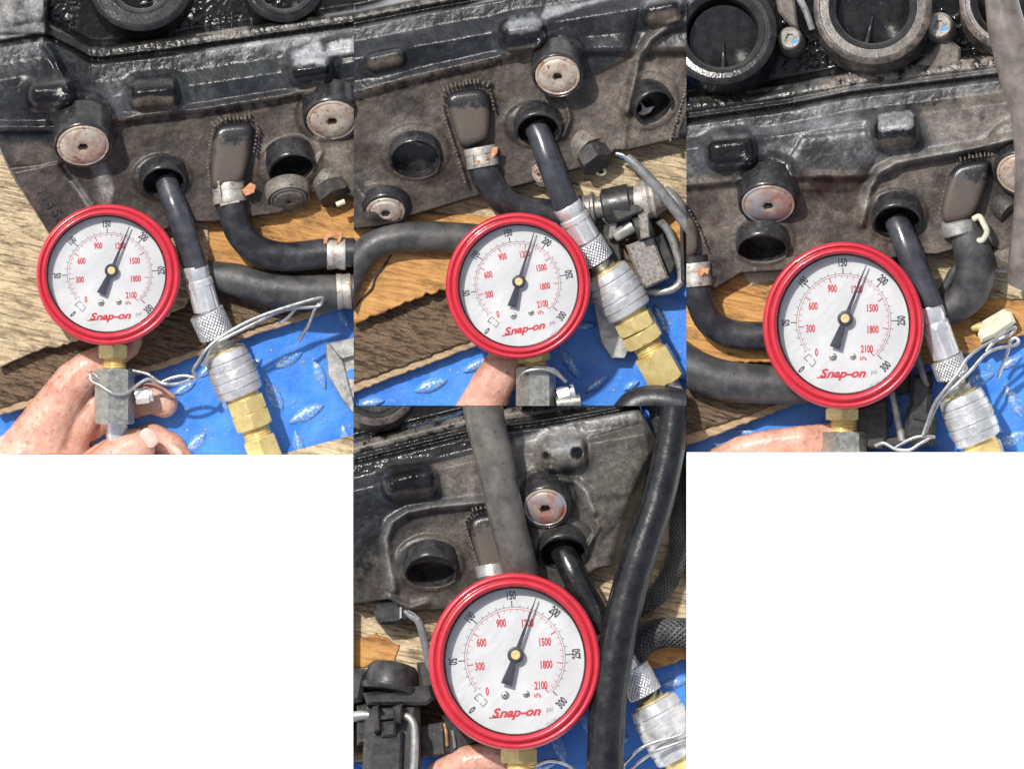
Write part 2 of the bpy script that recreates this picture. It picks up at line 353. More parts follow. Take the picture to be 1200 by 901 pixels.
class HF:
    def __init__(s, x0, x1, y0, y1, st=1.0, gain=.58):
        s.gain = gain
        nx = int((x1 - x0) / st) + 1; ny = int((y1 - y0) / st) + 1
        xs = np.linspace(x0, x1, nx); ys = np.linspace(y0, y1, ny)
        s.X, s.Y = np.meshgrid(xs, ys); s.Z = np.zeros_like(s.X); s.st = st
        s.C = np.zeros(s.X.shape + (4,)); s.n1 = vnoise(s.X, s.Y, 30, 3, 5); s.n2 = vnoise(s.X, s.Y, 8, 11, 4, .7); s.n3 = vnoise(s.X, s.Y, 70, 23, 5); s.n4 = vnoise(s.X, s.Y, 4, 31, 2)
    def lines(s, L):
        """break lines [(pts, z)] from top to bottom"""
        X, Y = s.X, s.Y; ys = [np.interp(X, [p[0] for p in l], [p[1] for p in l]) for l, z in L]; zs = [z for l, z in L]
        Z = np.full_like(X, zs[0])
        for i in range(len(L) - 1):
            t = np.clip((Y - ys[i]) / np.maximum(ys[i + 1] - ys[i], .5), 0, 1)
            Z = np.where(Y >= ys[i], zs[i] + (zs[i + 1] - zs[i]) * t, Z)
        s.Z = np.where(Y >= ys[-1], zs[-1], Z)
    def box(s, cx, cy, hw, hh, ang=0, r=8):
        c, q = math.cos(R(ang)), math.sin(R(ang)); dx = s.X - cx; dy = s.Y - cy
        u = dx * c - dy * q; v = dx * q + dy * c
        a = np.abs(u) - hw + r; b = np.abs(v) - hh + r
        return np.sqrt(np.maximum(a, 0) ** 2 + np.maximum(b, 0) ** 2) + np.minimum(np.maximum(a, b), 0) - r
    def ell(s, cx, cy, rx, ry, ang=0):
        c, q = math.cos(R(ang)), math.sin(R(ang)); dx = s.X - cx; dy = s.Y - cy
        u = dx * c - dy * q; v = dx * q + dy * c
        return (np.sqrt((u / rx) ** 2 + (v / ry) ** 2) - 1) * min(rx, ry)
    def pl(s, pts):
        d = np.full_like(s.X, 1e9)
        for (ax, ay), (bx, by) in zip(pts, pts[1:]):
            t = np.clip(((s.X - ax) * (bx - ax) + (s.Y - ay) * (by - ay)) / ((bx - ax) ** 2 + (by - ay) ** 2 + 1e-9), 0, 1)
            d = np.minimum(d, np.hypot(s.X - ax - t * (bx - ax), s.Y - ay - t * (by - ay)))
        return d
    def poly(s, P):
        ins = np.zeros(s.X.shape, bool); n = len(P)
        for i in range(n):
            (ax, ay), (bx, by) = P[i], P[(i + 1) % n]
            c = ((ay > s.Y) != (by > s.Y)) & (s.X < (bx - ax) * (s.Y - ay) / (by - ay + 1e-12) + ax); ins ^= c
        d = s.pl(list(P) + [P[0]]); return np.where(ins, -d, d)
    def raise_(s, d, h, w=5, rnd_=True):
        """add h inside distance field d, falling off over w"""
        t = np.clip(-d / w, 0, 1) if rnd_ else (d < 0) * 1.
        s.Z = s.Z + .82 * h * np.sqrt(1 - (1 - t) ** 2) + .18 * h * np.exp(-(np.maximum(d, 0) / 6) ** 2)
    def ridge(s, pts, h, w): d = s.pl(pts); s.Z = s.Z + h * np.exp(-(d / w) ** 2)
    def paint(s, m, col, rough, amt=1.):
        m = np.clip(m * amt, 0, 1)[..., None]; s.C = s.C * (1 - m) + np.array([*col, rough]) * m
    def blot(s, d, soft=4, nz=8):
        """mask inside distance field with a ragged noise edge"""
        return 1 - sstep(-soft, soft, d + (s.n2 - .5) * nz * 2 + (s.n1 - .5) * nz)
    def build(s, name, mat, parent, outline=None, drop=-2):
        X, Y, Z = s.X, s.Y, s.Z; L_ = s.C[..., :3].mean(-1, keepdims=True); s.C[..., :3] = (s.C[..., :3] * .78 + L_ * .22) * s.gain; s.C[..., :3] *= (.62 + .62 * sstep(.30, .68, s.n1))[..., None] * (.75 + .45 * sstep(.3, .7, s.n2))[..., None]; s.C[..., 3] *= .60 + .3 * s.n3; keep = np.ones(X.shape, bool)
        if outline:
            d = s.poly(outline) + (s.n2 - .5) * 1.2
            Z = np.where(d > -3, Z - (Z - drop) * sstep(-3, 1.2, d), Z); keep = d < 2.6
        ny, nx = X.shape; idx = np.arange(nx * ny).reshape(ny, nx)
        k = keep[:-1, :-1] & keep[1:, :-1] & keep[:-1, 1:] & keep[1:, 1:]
        F = np.stack([idx[:-1, :-1][k], idx[1:, :-1][k], idx[1:, 1:][k], idx[:-1, 1:][k]], 1)
        used = np.unique(F); rm = -np.ones(nx * ny, int); rm[used] = np.arange(len(used)); F = rm[F]
        V = np.stack([X.ravel(), -Y.ravel(), Z.ravel()], 1)[used]; C = s.C.reshape(-1, 4)[used]
        mb = MB(); mb.v = [tuple(p) for p in V]; mb.f = [tuple(f) for f in F]
        return mb.build(name, mat, parent, smooth=180, col=C, clip=False)
    def z(s, x, y):
        j = int(np.clip(round((x - s.X[0, 0]) / (s.X[0, 1] - s.X[0, 0])), 0, s.X.shape[1] - 1)); i = int(np.clip(round((y - s.Y[0, 0]) / (s.Y[1, 0] - s.Y[0, 0])), 0, s.X.shape[0] - 1))
        return s.Z[i, j]
BLACK = (.015, .016, .019); SLATE = (.026, .029, .037); GREY = (.100, .105, .116); BROWN = (.082, .058, .043); TAN = (.245, .20, .15); LBROWN = (.135, .103, .078)
OIL = (.010, .010, .010); DUSTG = (.30, .29, .28)
def sh(pts, d): return [(x, y + d) for x, y in pts]

# ------------------------------------------------------------------ reusable builders
def hexr(a, flat):          # radius of a hexagon with circumradius flat at angle a
    k = (a % (math.pi / 3)) - math.pi / 6; return flat * math.cos(math.pi / 6) / math.cos(k)
def collar(parent, c, z, axis, ri, ro, L, mat='ring', name='port_ring'):
    """tilted tube standing out of the casting; c is the centre of its mouth"""
    mb = MB(); t = L
    mb.lathe((c[0], c[1], z), axis, [(ro + 1.5, -t - 6), (ro + 1.0, -t * .7), (ro + .4, -t * .45), (ro, -4), (ro - .6, -1.4), (ro - 2, 0), (ri + 1.6, .2), (ri, -1.4), (ri - .3, -t), (ri - 1, -t - 8)], 64, cap0=False, cap1=True)
    return mb.build(name, mat, parent, 40)
def plug(parent, c, z, axis, r, L, hexsz=7, disc='plug_disc', mat='ring', co=4):
    collar(parent, c, z, axis, r + .8, r + co, L, mat, 'plug_boss')
    mb = MB(); h = hexsz
    def rf(a, t, rr): return hexr(a, rr) if rr <= h + .01 else rr
    mb.lathe((c[0], c[1], z), axis, [(r, -7), (r, -1), (r - .8, .8), (r - 2.6, 1.2), (r - 3.4, .3), (r - 4.6, 1.4), (r * .72, 3.0), (r * .45, 4.0), (h + 1.6, 4.2), (h, 3.4), (h, -8)], 72, rf=rf)
    u, v, w = frame(axis); q = Vector((c[0], -c[1], z)) - w * 5.5
    MB().lathe((q.x, -q.y, q.z), axis, [(h * .98, 0), (h * .6, .3)], 6).build('hex_socket', 'bore_dark', parent, 0)  # black insert stands in for the shade inside the socket
    return mb.build('core_plug', disc, parent, 30)
def knurl(parent, a, b, r, name='knurled_collar'):
    """a, b image points (x, y, z) of the collar's ends"""
    A = Vector((a[0], a[1], a[2])); B = Vector((b[0], b[1], b[2])); ax = (B - A); L = ax.length
    prof = [(r - 3, 0), (r - 1, .6)] + [(r, 1.2 + (L - 2.4) * i / 44) for i in range(45)] + [(r - 1, L - .6), (r - 3, L)]
    k = 26; p = 2 * math.pi * r / k / 2
    def rf(an, t, rr):
        if rr < r - .1: return rr
        u = an * k / 2; v = t / p * math.pi / 2
        return rr - 1.5 * (1 - min(1, (abs(math.sin(u + v)) * abs(math.sin(u - v))) ** .6 * 1.5))
    mb = MB().lathe(a, ax, prof, 260, rf=rf); return mb.build(name, 'knurl', parent, 60)
def hexnut(parent, a, b, r, mat='brass', name='hex_nut', phase=0.3, ch=2.2):
    A = Vector(a); B = Vector(b); ax = B - A; L = ax.length; prof = []
    for t, k in ((0, 0), (.01, 1), (ch, 2), (L - ch, 2), (L - .01, 1), (L, 0)): prof.append((r, t, k))
    mb = MB(); seg = 72; o = Vector((a[0], -a[1], a[2])); u, v, w = frame(ax); rings = []
    def rad(an, t):
        h = hexr(an, r); e = min(t, L - t); lim = r * .90 + e * 1.15 ; return min(h, lim)
    for t in [0, .5, 1, 1.6, 2.4, 3.4, L / 2, L - 3.4, L - 2.4, L - 1.6, L - 1, -.5 + L, L]:
        rings.append([o + (u * math.cos(2 * math.pi * j / seg + phase) + v * math.sin(2 * math.pi * j / seg + phase)) * rad(2 * math.pi * j / seg, t) + w * t for j in range(seg)])
    mb.grid(rings); return mb.build(name, mat, parent, 14)
def thread(parent, a, b, r, mat='brass', pitch=3.2, name='thread'):
    ax = Vector(b) - Vector(a); L = ax.length; n = int(L / pitch * 8)
    prof = [(r - 1.5 + 1.5 * abs(math.sin(math.pi * (L * i / n) / pitch)), L * i / n) for i in range(n + 1)]
    return MB().lathe(a, ax, prof, 40).build(name, mat, parent, 60)
def cyl(parent, a, b, prof, mat, name, seg=56, rf=None, sm=35):
    """prof: (fraction along a->b, radius)"""
    ax = Vector(b) - Vector(a); L = ax.length
    return MB().lathe(a, ax, [(r, t * L) for t, r in prof], seg, rf=rf).build(name, mat, parent, sm)
def clampring(parent, p, ax, r, w=14, tab=None, mat='clamp'):
    c = MB().lathe((p[0] - ax[0] * w / 2, p[1] - ax[1] * w / 2, p[2] - ax[2] * w / 2), ax, [(r, 0), (r + 1.6, .3), (r + 1.9, 1.2), (r + 1.4, w * .3), (r + 1.4, w * .36), (r + .5, w * .38), (r + .5, w * .62), (r + 1.4, w * .64), (r + 1.4, w * .7), (r + 1.9, w - 1.2), (r + 1.6, w - .3), (r, w)], 56).build('hose_clamp', mat, parent, 30)
    return c
def tester_line(parent, hose, s0, s1, k0, k1, c0, c1, rs, re, rk, rc, hose_mat='rubber_clean'):
    """hose, crimped chrome sleeve, knurled collar and aluminium coupler"""
    MB().tube(hose, 15, 28, 6).build('hose', hose_mat, parent, 60)
    L = (Vector(s1) - Vector(s0)).length
    def rf(a, t, r):
        f = t / L
        return r - (.9 * (abs(math.sin(a * 4)) > .93) if .45 < f < .93 else 0)
    cyl(parent, s0, s1, [(0, rs - 2.5), (.005, rs), (.03, rs + .6), (.24, rs + .8), (.27, rs - .2), (.31, rs - .2), (.34, rs + 1.2), (.45, rs + 1.6), (.47, rs + .8), (.9, rs + 1.2), (.955, rs + 1.2), (.965, rs - 1.8), (1.0, rs - 1.8), (1.0, rs - 6)], 'chrome', 'chrome_sleeve', 96, rf)
    knurl(parent, k0, k1, rk)
    K = Vector(k1); C = Vector(c0); mid = K.lerp(C, .45)
    cyl(parent, k1, c0, [(0, rk - 7), (.5, rk - 8), (.5, rk - 4), (1.3, rk - 4)], 'steel', 'adapter_neck')
    k = 60
    def rf2(a, t, r):
        return r
    cyl(parent, c0, c1, [(0, rc * .55), (.0, rc - 6), (.02, rc - 2.5), (.10, rc - 1.2), (.19, rc - .6), (.20, rc - 2), (.23, rc - 2), (.24, rc), (.34, rc + .5), (.355, rc - .6), (.37, rc - .6), (.38, rc + .4), (.60, rc + .4), (.61, rc - .8), (.63, rc - .8), (.64, rc + .6), (.80, rc + .6), (.815, rc - 1), (.83, rc - 1), (.84, rc - .4), (.97, rc - 1), (1, rc - 3), (1, rc * .5)], 'alu', 'coupler_body', 90)
    # fine knurl band, proud of the body
    A = Vector(c0).lerp(Vector(c1), .40); B = Vector(c0).lerp(Vector(c1), .585); LL = (B - A).length
    def rf3(a, t, r):
        return r - .55 * (1 - abs(math.sin(a * 45 + t * 1.6)) * abs(math.sin(a * 45 - t * 1.6)) * 1.6) if r > rc - .4 else r
    prof = [(rc - 1, 0), (rc + .9, .3)] + [(rc + .9, .5 + (LL - 1) * i / 14) for i in range(15)] + [(rc + .9, LL - .3), (rc - 1, LL)]
    MB().lathe(tuple(A), B - A, prof, 360, rf=rf3).build('grip_band', 'alu', parent, 60)
    MB().lathe(tuple(Vector(c0) - (Vector(c1) - Vector(c0)).normalized() * 1.5), Vector(c1) - Vector(c0), [(rc * .72, 0), (rc * .72, 2), (rc * .5, 2.2), (rc * .5, 0)], 40).build('inner_seal', 'brass', parent)
def brass_stack(parent, pts):
    """pts: successive axis points; kinds h (hex) n (neck) t (thread)"""
    for (a, b, k, r) in pts:
        if k == 'h': hexnut(parent, a, b, r)
        elif k == 'n': cyl(parent, a, b, [(0, r), (.5, r - 1), (1, r)], 'brass', 'neck')
        elif k == 't': thread(parent, a, b, r)
        elif k == 's': cyl(parent, a, b, [(0, r), (1, r)], 'chrome', 'steel_tail')
def wires(label, paths, r, base, group=None):
    t = thing('tie_wire', label, 'wire', base, group)
    for p in paths: MB().tube(p, r, 10, 6).build('wire_strand', 'wire', t, 60)
    return t
def teeth(parent, pts, out, h=6, w=2.2, gap=4.6, z=60, mat='fringe'):
    """ragged sealant fringe: short bristles along a line, each leaning out"""
    mb = MB(); acc = 0
    for (ax, ay), (bx, by) in zip(pts, pts[1:]):
        L = math.hypot(bx - ax, by - ay); n = max(1, int(L / gap))
        for i in range(n):
            t = (i + .5) / n; x = ax + (bx - ax) * t; y = ay + (by - ay) * t
            dx, dy = (bx - ax) / L, (by - ay) / L; ox, oy = dy * out, -dx * out; hh = h * rnd.uniform(.45, 1.2) * (1 if abs(by - ay) < abs(bx - ax) else .38); ww = w * rnd.uniform(.9, 1.6)
            lean = rnd.uniform(-1, 1)
            A = [(x - dx * ww / 2, y - dy * ww / 2), (x + dx * ww / 2, y + dy * ww / 2), (x + ox * hh + dx * (lean + ww * .3), y + oy * hh + dy * (lean + ww * .3)), (x + ox * hh + dx * (lean - ww * .3), y + oy * hh + dy * (lean - ww * .3))]
            mb.prism(A, z - 6, z + rnd.uniform(-1, 1.5))
    return mb.build('sealant_fringe', mat, parent, 0)
def floor_sheet(label, treads):
    x0, x1, y0, y1 = PANEL
    o = solo(MB().prism([(x0 + .2, y0 + .2), (x1 - .2, y0 + .2), (x1 - .2, y1 - .2), (x0 + .2, y1 - .2)], -14, 0), 'floor', 'blue', label, None, kind='structure', clip=False)
    for (x, y, ang, L, w) in treads:
        mb = MB(); rings = []; n = 14
        c, q = math.cos(R(ang)), math.sin(R(ang))
        for i in range(n + 1):
            u = -1 + 2 * i / n; ww = w * (1 - u * u) + .15; ring = []
            for j in range(7):
                v = -1 + 2 * j / 6; hh = 4.6 * (1 - v * v) ** .5 * (1 - u * u) ** .35 - .25
                a, b = u * L * 1.15, v * ww * 1.2; ring.append(Vector((x + a * c - b * q, -y + a * q + b * c, hh)))
            rings.append(ring)
        mb.grid(rings, close=False, cap0=False, cap1=False); mb.build('tread', 'tread', o, 50)
    g = MB(); r2 = random.Random(int(x0) + 5)
    for i in range(170):
        x = r2.uniform(x0 + 4, x1 - 4); y = r2.uniform(y0 + (y1 - y0) * .62, y1 - 4); q = r2.uniform(.5, 1.7); a = r2.uniform(0, 6.28)
        P = [(x + q * math.cos(a + k) * r2.uniform(.6, 1.3), y + q * math.sin(a + k) * r2.uniform(.6, 1.3)) for k in (0, 1.4, 2.9, 4.4)]
        g.prism(P, 0, r2.uniform(.6, 1.4))
    solo(g, 'grit', 'soil', None, None, kind='stuff', smooth=0)
    return o
def plank(label, poly, z0, z1, mat, jag=0., edge=None, group='rough pallet planks'):
    P = []
    for i in range(len(poly)):
        a = poly[i]; b = poly[(i + 1) % len(poly)]; L = math.hypot(b[0] - a[0], b[1] - a[1]); n = max(1, int(L / 5))
        j = jag if edge is None or i in edge else .35
        for k in range(n):
            t = k / n; P.append((a[0] + (b[0] - a[0]) * t + rnd.uniform(-j, j), a[1] + (b[1] - a[1]) * t + rnd.uniform(-j, j)))
    cx = sum(p[0] for p in poly) / len(poly); cy = sum(p[1] for p in poly) / len(poly)
    return solo(MB().prism(P, z0, z1, 1.2), 'wood_plank', mat, label, 'plank', group, base=(cx, cy, z0), smooth=25)
def hand(name_label, chains, nails, base, vox=1.7):
    t = thing('person', name_label, 'hand', base)
    mb = MB()
    for ch in chains:
        pts = [(p[0], p[1], p[2], p[3]) for p in ch]
        for i, p in enumerate(pts):
            mb2 = MB(); rr = p[3]; rings = []
            for a in range(1, 10):
                th = math.pi * a / 10; rings.append([Vector((p[0] + rr * math.sin(th) * math.cos(2 * math.pi * k / 18), -p[1] + rr * math.sin(th) * math.sin(2 * math.pi * k / 18), p[2] + rr * .86 * math.cos(th))) for k in range(18)])
            mb.grid(rings)
        for a, b in zip(pts, pts[1:]):
            n = 5
            for k in range(1, n):
                u = k / n; q = [a[i] + (b[i] - a[i]) * u for i in range(4)]; rings = []
                for al in range(1, 8):
                    th = math.pi * al / 8; rings.append([Vector((q[0] + q[3] * math.sin(th) * math.cos(2 * math.pi * kk / 16), -q[1] + q[3] * math.sin(th) * math.sin(2 * math.pi * kk / 16), q[2] + q[3] * .86 * math.cos(th))) for kk in range(16)])
                mb.grid(rings)
    me = bpy.data.meshes.new('tmp'); off = Vector((-600, 450.5, ZO)); me.from_pydata([(Vector(p) + off) * S for p in mb.v], [], mb.f)
    ob = bpy.data.objects.new('tmp', me); COL.objects.link(ob)
    m = ob.modifiers.new('r', 'REMESH'); m.mode = 'VOXEL'; m.voxel_size = vox * S; m.use_smooth_shade = True
    m2 = ob.modifiers.new('s', 'SMOOTH'); m2.factor = .6; m2.iterations = 7
    dg = bpy.context.evaluated_depsgraph_get(); dg.update(); me2 = bpy.data.meshes.new_from_object(ob.evaluated_get(dg))
    bpy.data.objects.remove(ob)
    bm = bmesh.new(); bm.from_mesh(me2)
    for v in bm.verts: v.co -= t.location
    clip_bm(bm, t.location); bm.to_mesh(me2); bm.free(); me2.shade_smooth(); me2.materials.clear(); me2.materials.append(M['skin'])
    o = bpy.data.objects.new('hand', me2); COL.objects.link(o); o.parent = t
    for (x, y, z, rx, ry, ang, nz) in nails:
        c, q = math.cos(R(ang)), math.sin(R(ang)); nm = MB(); rings = []
        for k in (1, .93, .75, .5, .25, .04):
            ring = []
            for a in range(28):
                aa = 2 * math.pi * a / 28; u = rx * k * (abs(math.cos(aa)) ** .75) * (1 if math.cos(aa) > 0 else -1); v = ry * k * (abs(math.sin(aa)) ** .8) * (1 if math.sin(aa) > 0 else -1)
                ring.append(Vector((x + u * c - v * q, -(y) + u * q + v * c, z + nz * (1 - (v / ry) ** 2 * .8) * (1 - k ** 6 * .5))))
            rings.append(ring)
        nm.grid(rings, cap0=False); nm.build('fingernail', 'nail', t, 60)
    return t

def gauge(c, rx, ry, z, dialc, drx, dry, gc, rot, hub, tip, tail, label, k):
    """c outer centre, dialc centre of the visible dial, gc centre of the printed arcs; k = scale against the third gauge"""
    t = thing('pressure_gauge', label, 'gauge', (c[0], c[1], z - 30 * k), 'pressure gauges with red rubber boots')
    # boot: each profile ring blends from the outer to the dial ellipse
    H = [(.90, -30), (.97, -30), (.995, -27), (1, -22), (1.0, -7), (.992, -2.5), (.975, -.3), (.955, .2), (.938, -1.0), (.931, -2.6), (.925, -2.4), (.918, -.6), (.905, 1.2), (.885, 1.8), (.866, .6), (.852, -2), (.843, -5), (.84, -12), (.84, -20)]
    mb = MB(); rings = []; f0 = 1.0; f1 = .84
    for r, h in H:
        q = min(1, max(0, (1 - r) / (1 - .84))); cx = c[0] + (dialc[0] - c[0]) * q; cy = c[1] + (dialc[1] - c[1]) * q
        ex = rx + (drx - rx) * q; ey = ry + (dry - ry) * q
        rings.append([Vector((cx + ex * math.cos(2 * math.pi * j / 128), -cy + ey * math.sin(2 * math.pi * j / 128), z + h * k)) for j in range(128)])
    mb.grid(rings, cap1=False); mb.build('rubber_boot', 'red', t, 50)
    bz = MB(); rings = []
    for f, h in ((1.0, -14), (1.0, -5.2), (.995, -4.4), (.982, -4.8), (.980, -19.5)):
        rings.append([Vector((dialc[0] + drx * f * math.cos(2 * math.pi * j / 96), -dialc[1] + dry * f * math.sin(2 * math.pi * j / 96), z + h * k)) for j in range(96)])
    bz.grid(rings, cap0=False, cap1=False); bz.build('bezel', 'black_plastic', t, 40)
    dz = z - 19 * k
    d = MB(); d.grid([[Vector((dialc[0] + (drx + 1) * f * math.cos(2 * math.pi * j / 96), -dialc[1] + (dry + 1) * f * math.sin(2 * math.pi * j / 96), zz)) for j in range(96)] for f, zz in ((1, dz - 1), (1, dz), (.5, dz))])
    dial = d.build('dial', 'dial', t, 30)
    gx, gy = gc; sx = drx / 78.5 / 1.0; sy = dry / 81.5; pz = dz + .25
    cr, sr = math.cos(R(rot)), math.sin(R(rot))
    def P(u, v): # design units (third gauge px, v up) -> image
        a = u * cr - v * sr; b = u * sr + v * cr
        return gx + a * sx, gy - b * sy
    def ang(p): return R(225 - p * .9)
    blk = MB(); red = MB(); gry = MB()
    def quad(mb_, u0, v0, u1, v1, w):
        L = math.hypot(u1 - u0, v1 - v0); nx, ny = -(v1 - v0) / L * w / 2, (u1 - u0) / L * w / 2
        pts = [P(u0 + nx, v0 + ny), P(u0 - nx, v0 - ny), P(u1 - nx, v1 - ny), P(u1 + nx, v1 + ny)]
        mb_.add([(a, -b, pz) for a, b in pts], [(0, 1, 2, 3)])
    def arc(mb_, r, w, a0, a1, n=90):
        for i in range(n):
            t0 = a0 + (a1 - a0) * i / n; t1 = a0 + (a1 - a0) * (i + 1) / n
            pts = [P((r - w / 2) * math.cos(t0), (r - w / 2) * math.sin(t0)), P((r + w / 2) * math.cos(t0), (r + w / 2) * math.sin(t0)), P((r + w / 2) * math.cos(t1), (r + w / 2) * math.sin(t1)), P((r - w / 2) * math.cos(t1), (r - w / 2) * math.sin(t1))]
            mb_.add([(a, -b, pz) for a, b in pts], [(0, 1, 2, 3)])
    arc(blk, 56, .45, ang(10), ang(300)); arc(red, 53.6, .45, ang(10), ang(304))
    for i in range(1, 31):
        a = ang(i * 10); big = i % 5 == 0; r1 = 63.0 if big else 59.0
        quad(blk, 56 * math.cos(a), 56 * math.sin(a), r1 * math.cos(a), r1 * math.sin(a), 1.15 if big else .55)
    for i in range(1, 36):
        a = ang(i * 60 / 6.895); big = i % 5 == 0; r1 = 47.0 if big else 50.4
        quad(red, 53.6 * math.cos(a), 53.6 * math.sin(a), r1 * math.cos(a), r1 * math.sin(a), 1.1 if big else .5)
    for s_, u, v, a in (('150', 0, 69, 0), ('100', -47.5, 48, 45), ('200', 47.5, 48, -45), ('50', -69, 0, -90), ('250', 68, 0, 90), ('0', -51, -54.5, 45), ('300', 48.5, -52.5, 45)):
        if s_ == '0': a = -47
        x, y = P(u, v); put_text(blk, s_, x, y, pz, 12.8, a + rot, .60, .034, 0, sx, sy)
    for s_, u, v in (('300', -39.5, -7), ('600', -36, 19), ('900', -13, 39), ('1200', 16.5, 37.5), ('1500', 34.5, 15.5), ('1800', 34.5, -9.5), ('2100', 27, -32), ('0', -33, -35)):
        x, y = P(u, v); put_text(red, s_, x, y, pz, 12, rot, .60, .034, 0, sx, sy)
    x, y = P(22.5, -42.8); put_text(red, 'kPa', x, y, pz, 7, rot, .8, .015, 0, sx, sy)
    x, y = P(35, -58.5); put_text(gry, 'psi', x, y, pz, 8, rot, .85, .015, 0, sx, sy)
    x, y = P(35.5, -72.5); put_text(gry, 'MC13-07', x, y, pz, 4.2, rot + 28, .8, 0, 0, sx, sy)
    # dashed box at zero
    for (u0, v0, u1, v1) in ((-48, -41.5, -41.5, -37), (-41.5, -37, -38.5, -40.5), (-37.2, -42.2, -33.8, -46.5), (-33.8, -46.5, -38.5, -52), (-38.5, -52, -42.2, -47.4), (-43.4, -46, -48, -41.5), (-45, -44.3, -47.8, -41.2)):
        quad(blk, u0, v0, u1, v1, .7)
    # lettering of the maker
    lt = MB()
    x, y = P(-24.2, -59.4); put_text(lt, 'S', x, y, pz, 13.2, rot, 1.15, .05, .35, sx, sy)
    x, y = P(2.0, -59.9); put_text(lt, 'nap-on', x, y, pz, 13.6, rot, 1.2, .038, .35, sx, sy)
    for (u0, v0, u1, v1) in ((-33, -64.6, -21, -64.6),): quad(lt, u0, v0, u1, v1, 1.5)
    x, y = P(26.5, -64.0); put_text(lt, '.', x, y - 2, pz, 7, rot, 1, .01, 0, sx, sy)
    blk.build('psi_scale', 'ink', dial, 0); red.build('kpa_scale', 'ink_red', dial, 0); gry.build('small_print', 'ink_grey', dial, 0); lt.build('lettering', 'ink_red', dial, 0)
    # screws
    for u, v, r in ((-13.5, -40.6, 4.6), (10, -40.6, 4.0)):
        x, y = P(u, v); sc = MB().lathe((x, y, dz), (0, 0, 1), [(r * sx, -.5), (r * sx, .8), (r * sx * .8, 1.8), (r * sx * .4, 2.1)], 24); sc.build('screw', 'steel', t, 40)
        sl_ = MB().prism([(x - r * .5, y - .7), (x + r * .5, y - .7), (x + r * .5, y + .7), (x - r * .5, y + .7)], dz + 1, dz + 2.5); sl_.build('screw_slot', 'matte_black', t, 0)
    # needle
    hx, hy = hub; nz = dz + 7.5 * k
    dx, dy = tip[0] - hx, tip[1] - hy; L = math.hypot(dx, dy); dx /= L; dy /= L; px_, py_ = -dy, dx
    tx, ty = tail[0] - hx, tail[1] - hy; TL = math.hypot(tx, ty); tx /= TL; ty /= TL; qx, qy = -ty, tx
    nd = MB(); a0 = 7.5 * k
    nd.prism([(hx + dx * a0 + px_ * 2.4 * k, hy + dy * a0 + py_ * 2.4 * k), (hx + dx * a0 - px_ * 2.4 * k, hy + dy * a0 - py_ * 2.4 * k), (tip[0] - px_ * .45, tip[1] - py_ * .45), (tip[0] + px_ * .45, tip[1] + py_ * .45)], nz, nz + 1)
    nd.prism([(hx + tx * a0 + qx * 3.3 * k, hy + ty * a0 + qy * 3.3 * k), (hx + tx * a0 - qx * 3.3 * k, hy + ty * a0 - qy * 3.3 * k), (tail[0] - qx * 6.4 * k, tail[1] - qy * 6.4 * k), (tail[0] + qx * 6.4 * k, tail[1] + qy * 6.4 * k)], nz, nz + 1)
    nd.lathe((hx, hy, nz - .3), (0, 0, 1), [(9.2 * k, 0), (9.2 * k, 1.6), (8.4 * k, 2.0), (5 * k, 2.0)], 48)
    no_ = nd.build('needle', 'needle', t, 30)
    MB().lathe((hx, hy, dz), (0, 0, 1), [(5.3 * k, 6 * k), (5.3 * k, 10.2 * k), (4.7 * k, 10.7 * k), (1.8 * k, 10.7 * k), (1.5 * k, 10.0 * k)], 40).build('brass_hub', 'brass', t, 30)
    g_ = MB(); zz = z - 4.8 * k
    g_.grid([[Vector((dialc[0] + (drx * .985) * f * math.cos(2 * math.pi * j / 96), -dialc[1] + (dry * .985) * f * math.sin(2 * math.pi * j / 96), zz)) for j in range(96)] for f in (1, .5)], cap0=False)
    g_.build('glass', 'glass', t, 60)
    return t

# ================================================================== white blank areas and base
setpanel(-40, 1240, -40, 960, 0)
solo(MB().prism([(-30, 532.9), (413.9, 532.9), (413.9, 931), (-30, 931)], -40, 62, .4), 'backdrop', 'white', 'plain white blank board at the lower left', None, kind='structure', clip=False)
solo(MB().prism([(804.6, 529.9), (1230, 529.9), (1230, 931), (804.6, 931)], -40, 105, .4), 'backdrop', 'white', 'plain white blank board at the lower right', None, kind='structure', clip=False)
solo(MB().prism([(-2400, -2000), (3600, -2000), (3600, 3000), (-2400, 3000)], -60, -41), 'table_surface', 'white', 'plain white surface under everything', None, kind='structure', clip=False)
# ================================================================== PICTURE ONE, upper left
setpanel(-2, 414.5, -2, 532.5, 0)
floor_sheet('blue painted tread plate floor under the hand and brass fittings, upper left', [(247, 430, 40, 17, 6), (321, 462, -60, 20, 7), (337, 422, 28, 18, 6.5), (359, 485, 27, 21, 7), (374, 438, -68, 18, 6), (228, 520, 45, 17, 6), (350, 522, -75, 16, 5.5), (262, 470, -55, 14, 5), (402, 372, -60, 12, 5), (405, 512, -75, 14, 5), (216, 455, 30, 14, 5), (300, 425, 40, 8, 4)])
plank('sandy pale plank left of the first gauge with a crumbling lower edge', [(-5, 150), (244, 150), (244, 330), (206, 366), (150, 388), (80, 402), (40, 412), (-5, 432)], 30, 40, 'wood_pale', 2.2, edge=(2, 3, 4, 5))
plank('orange varnished plank behind the curved hose, upper left picture', [(212, 232), (430, 205), (430, 300), (330, 318), (272, 322), (245, 330), (212, 326)], 27, 36, 'wood_orange', 1.8, edge=(3, 4, 5))
plank('rough brown beam across the upper left picture, above the blue floor', [(-5, 400), (215, 345), (430, 290), (430, 344), (300, 384), (190, 424), (75, 456), (-5, 478)], 8, 22, 'wood_brown', 1.2)
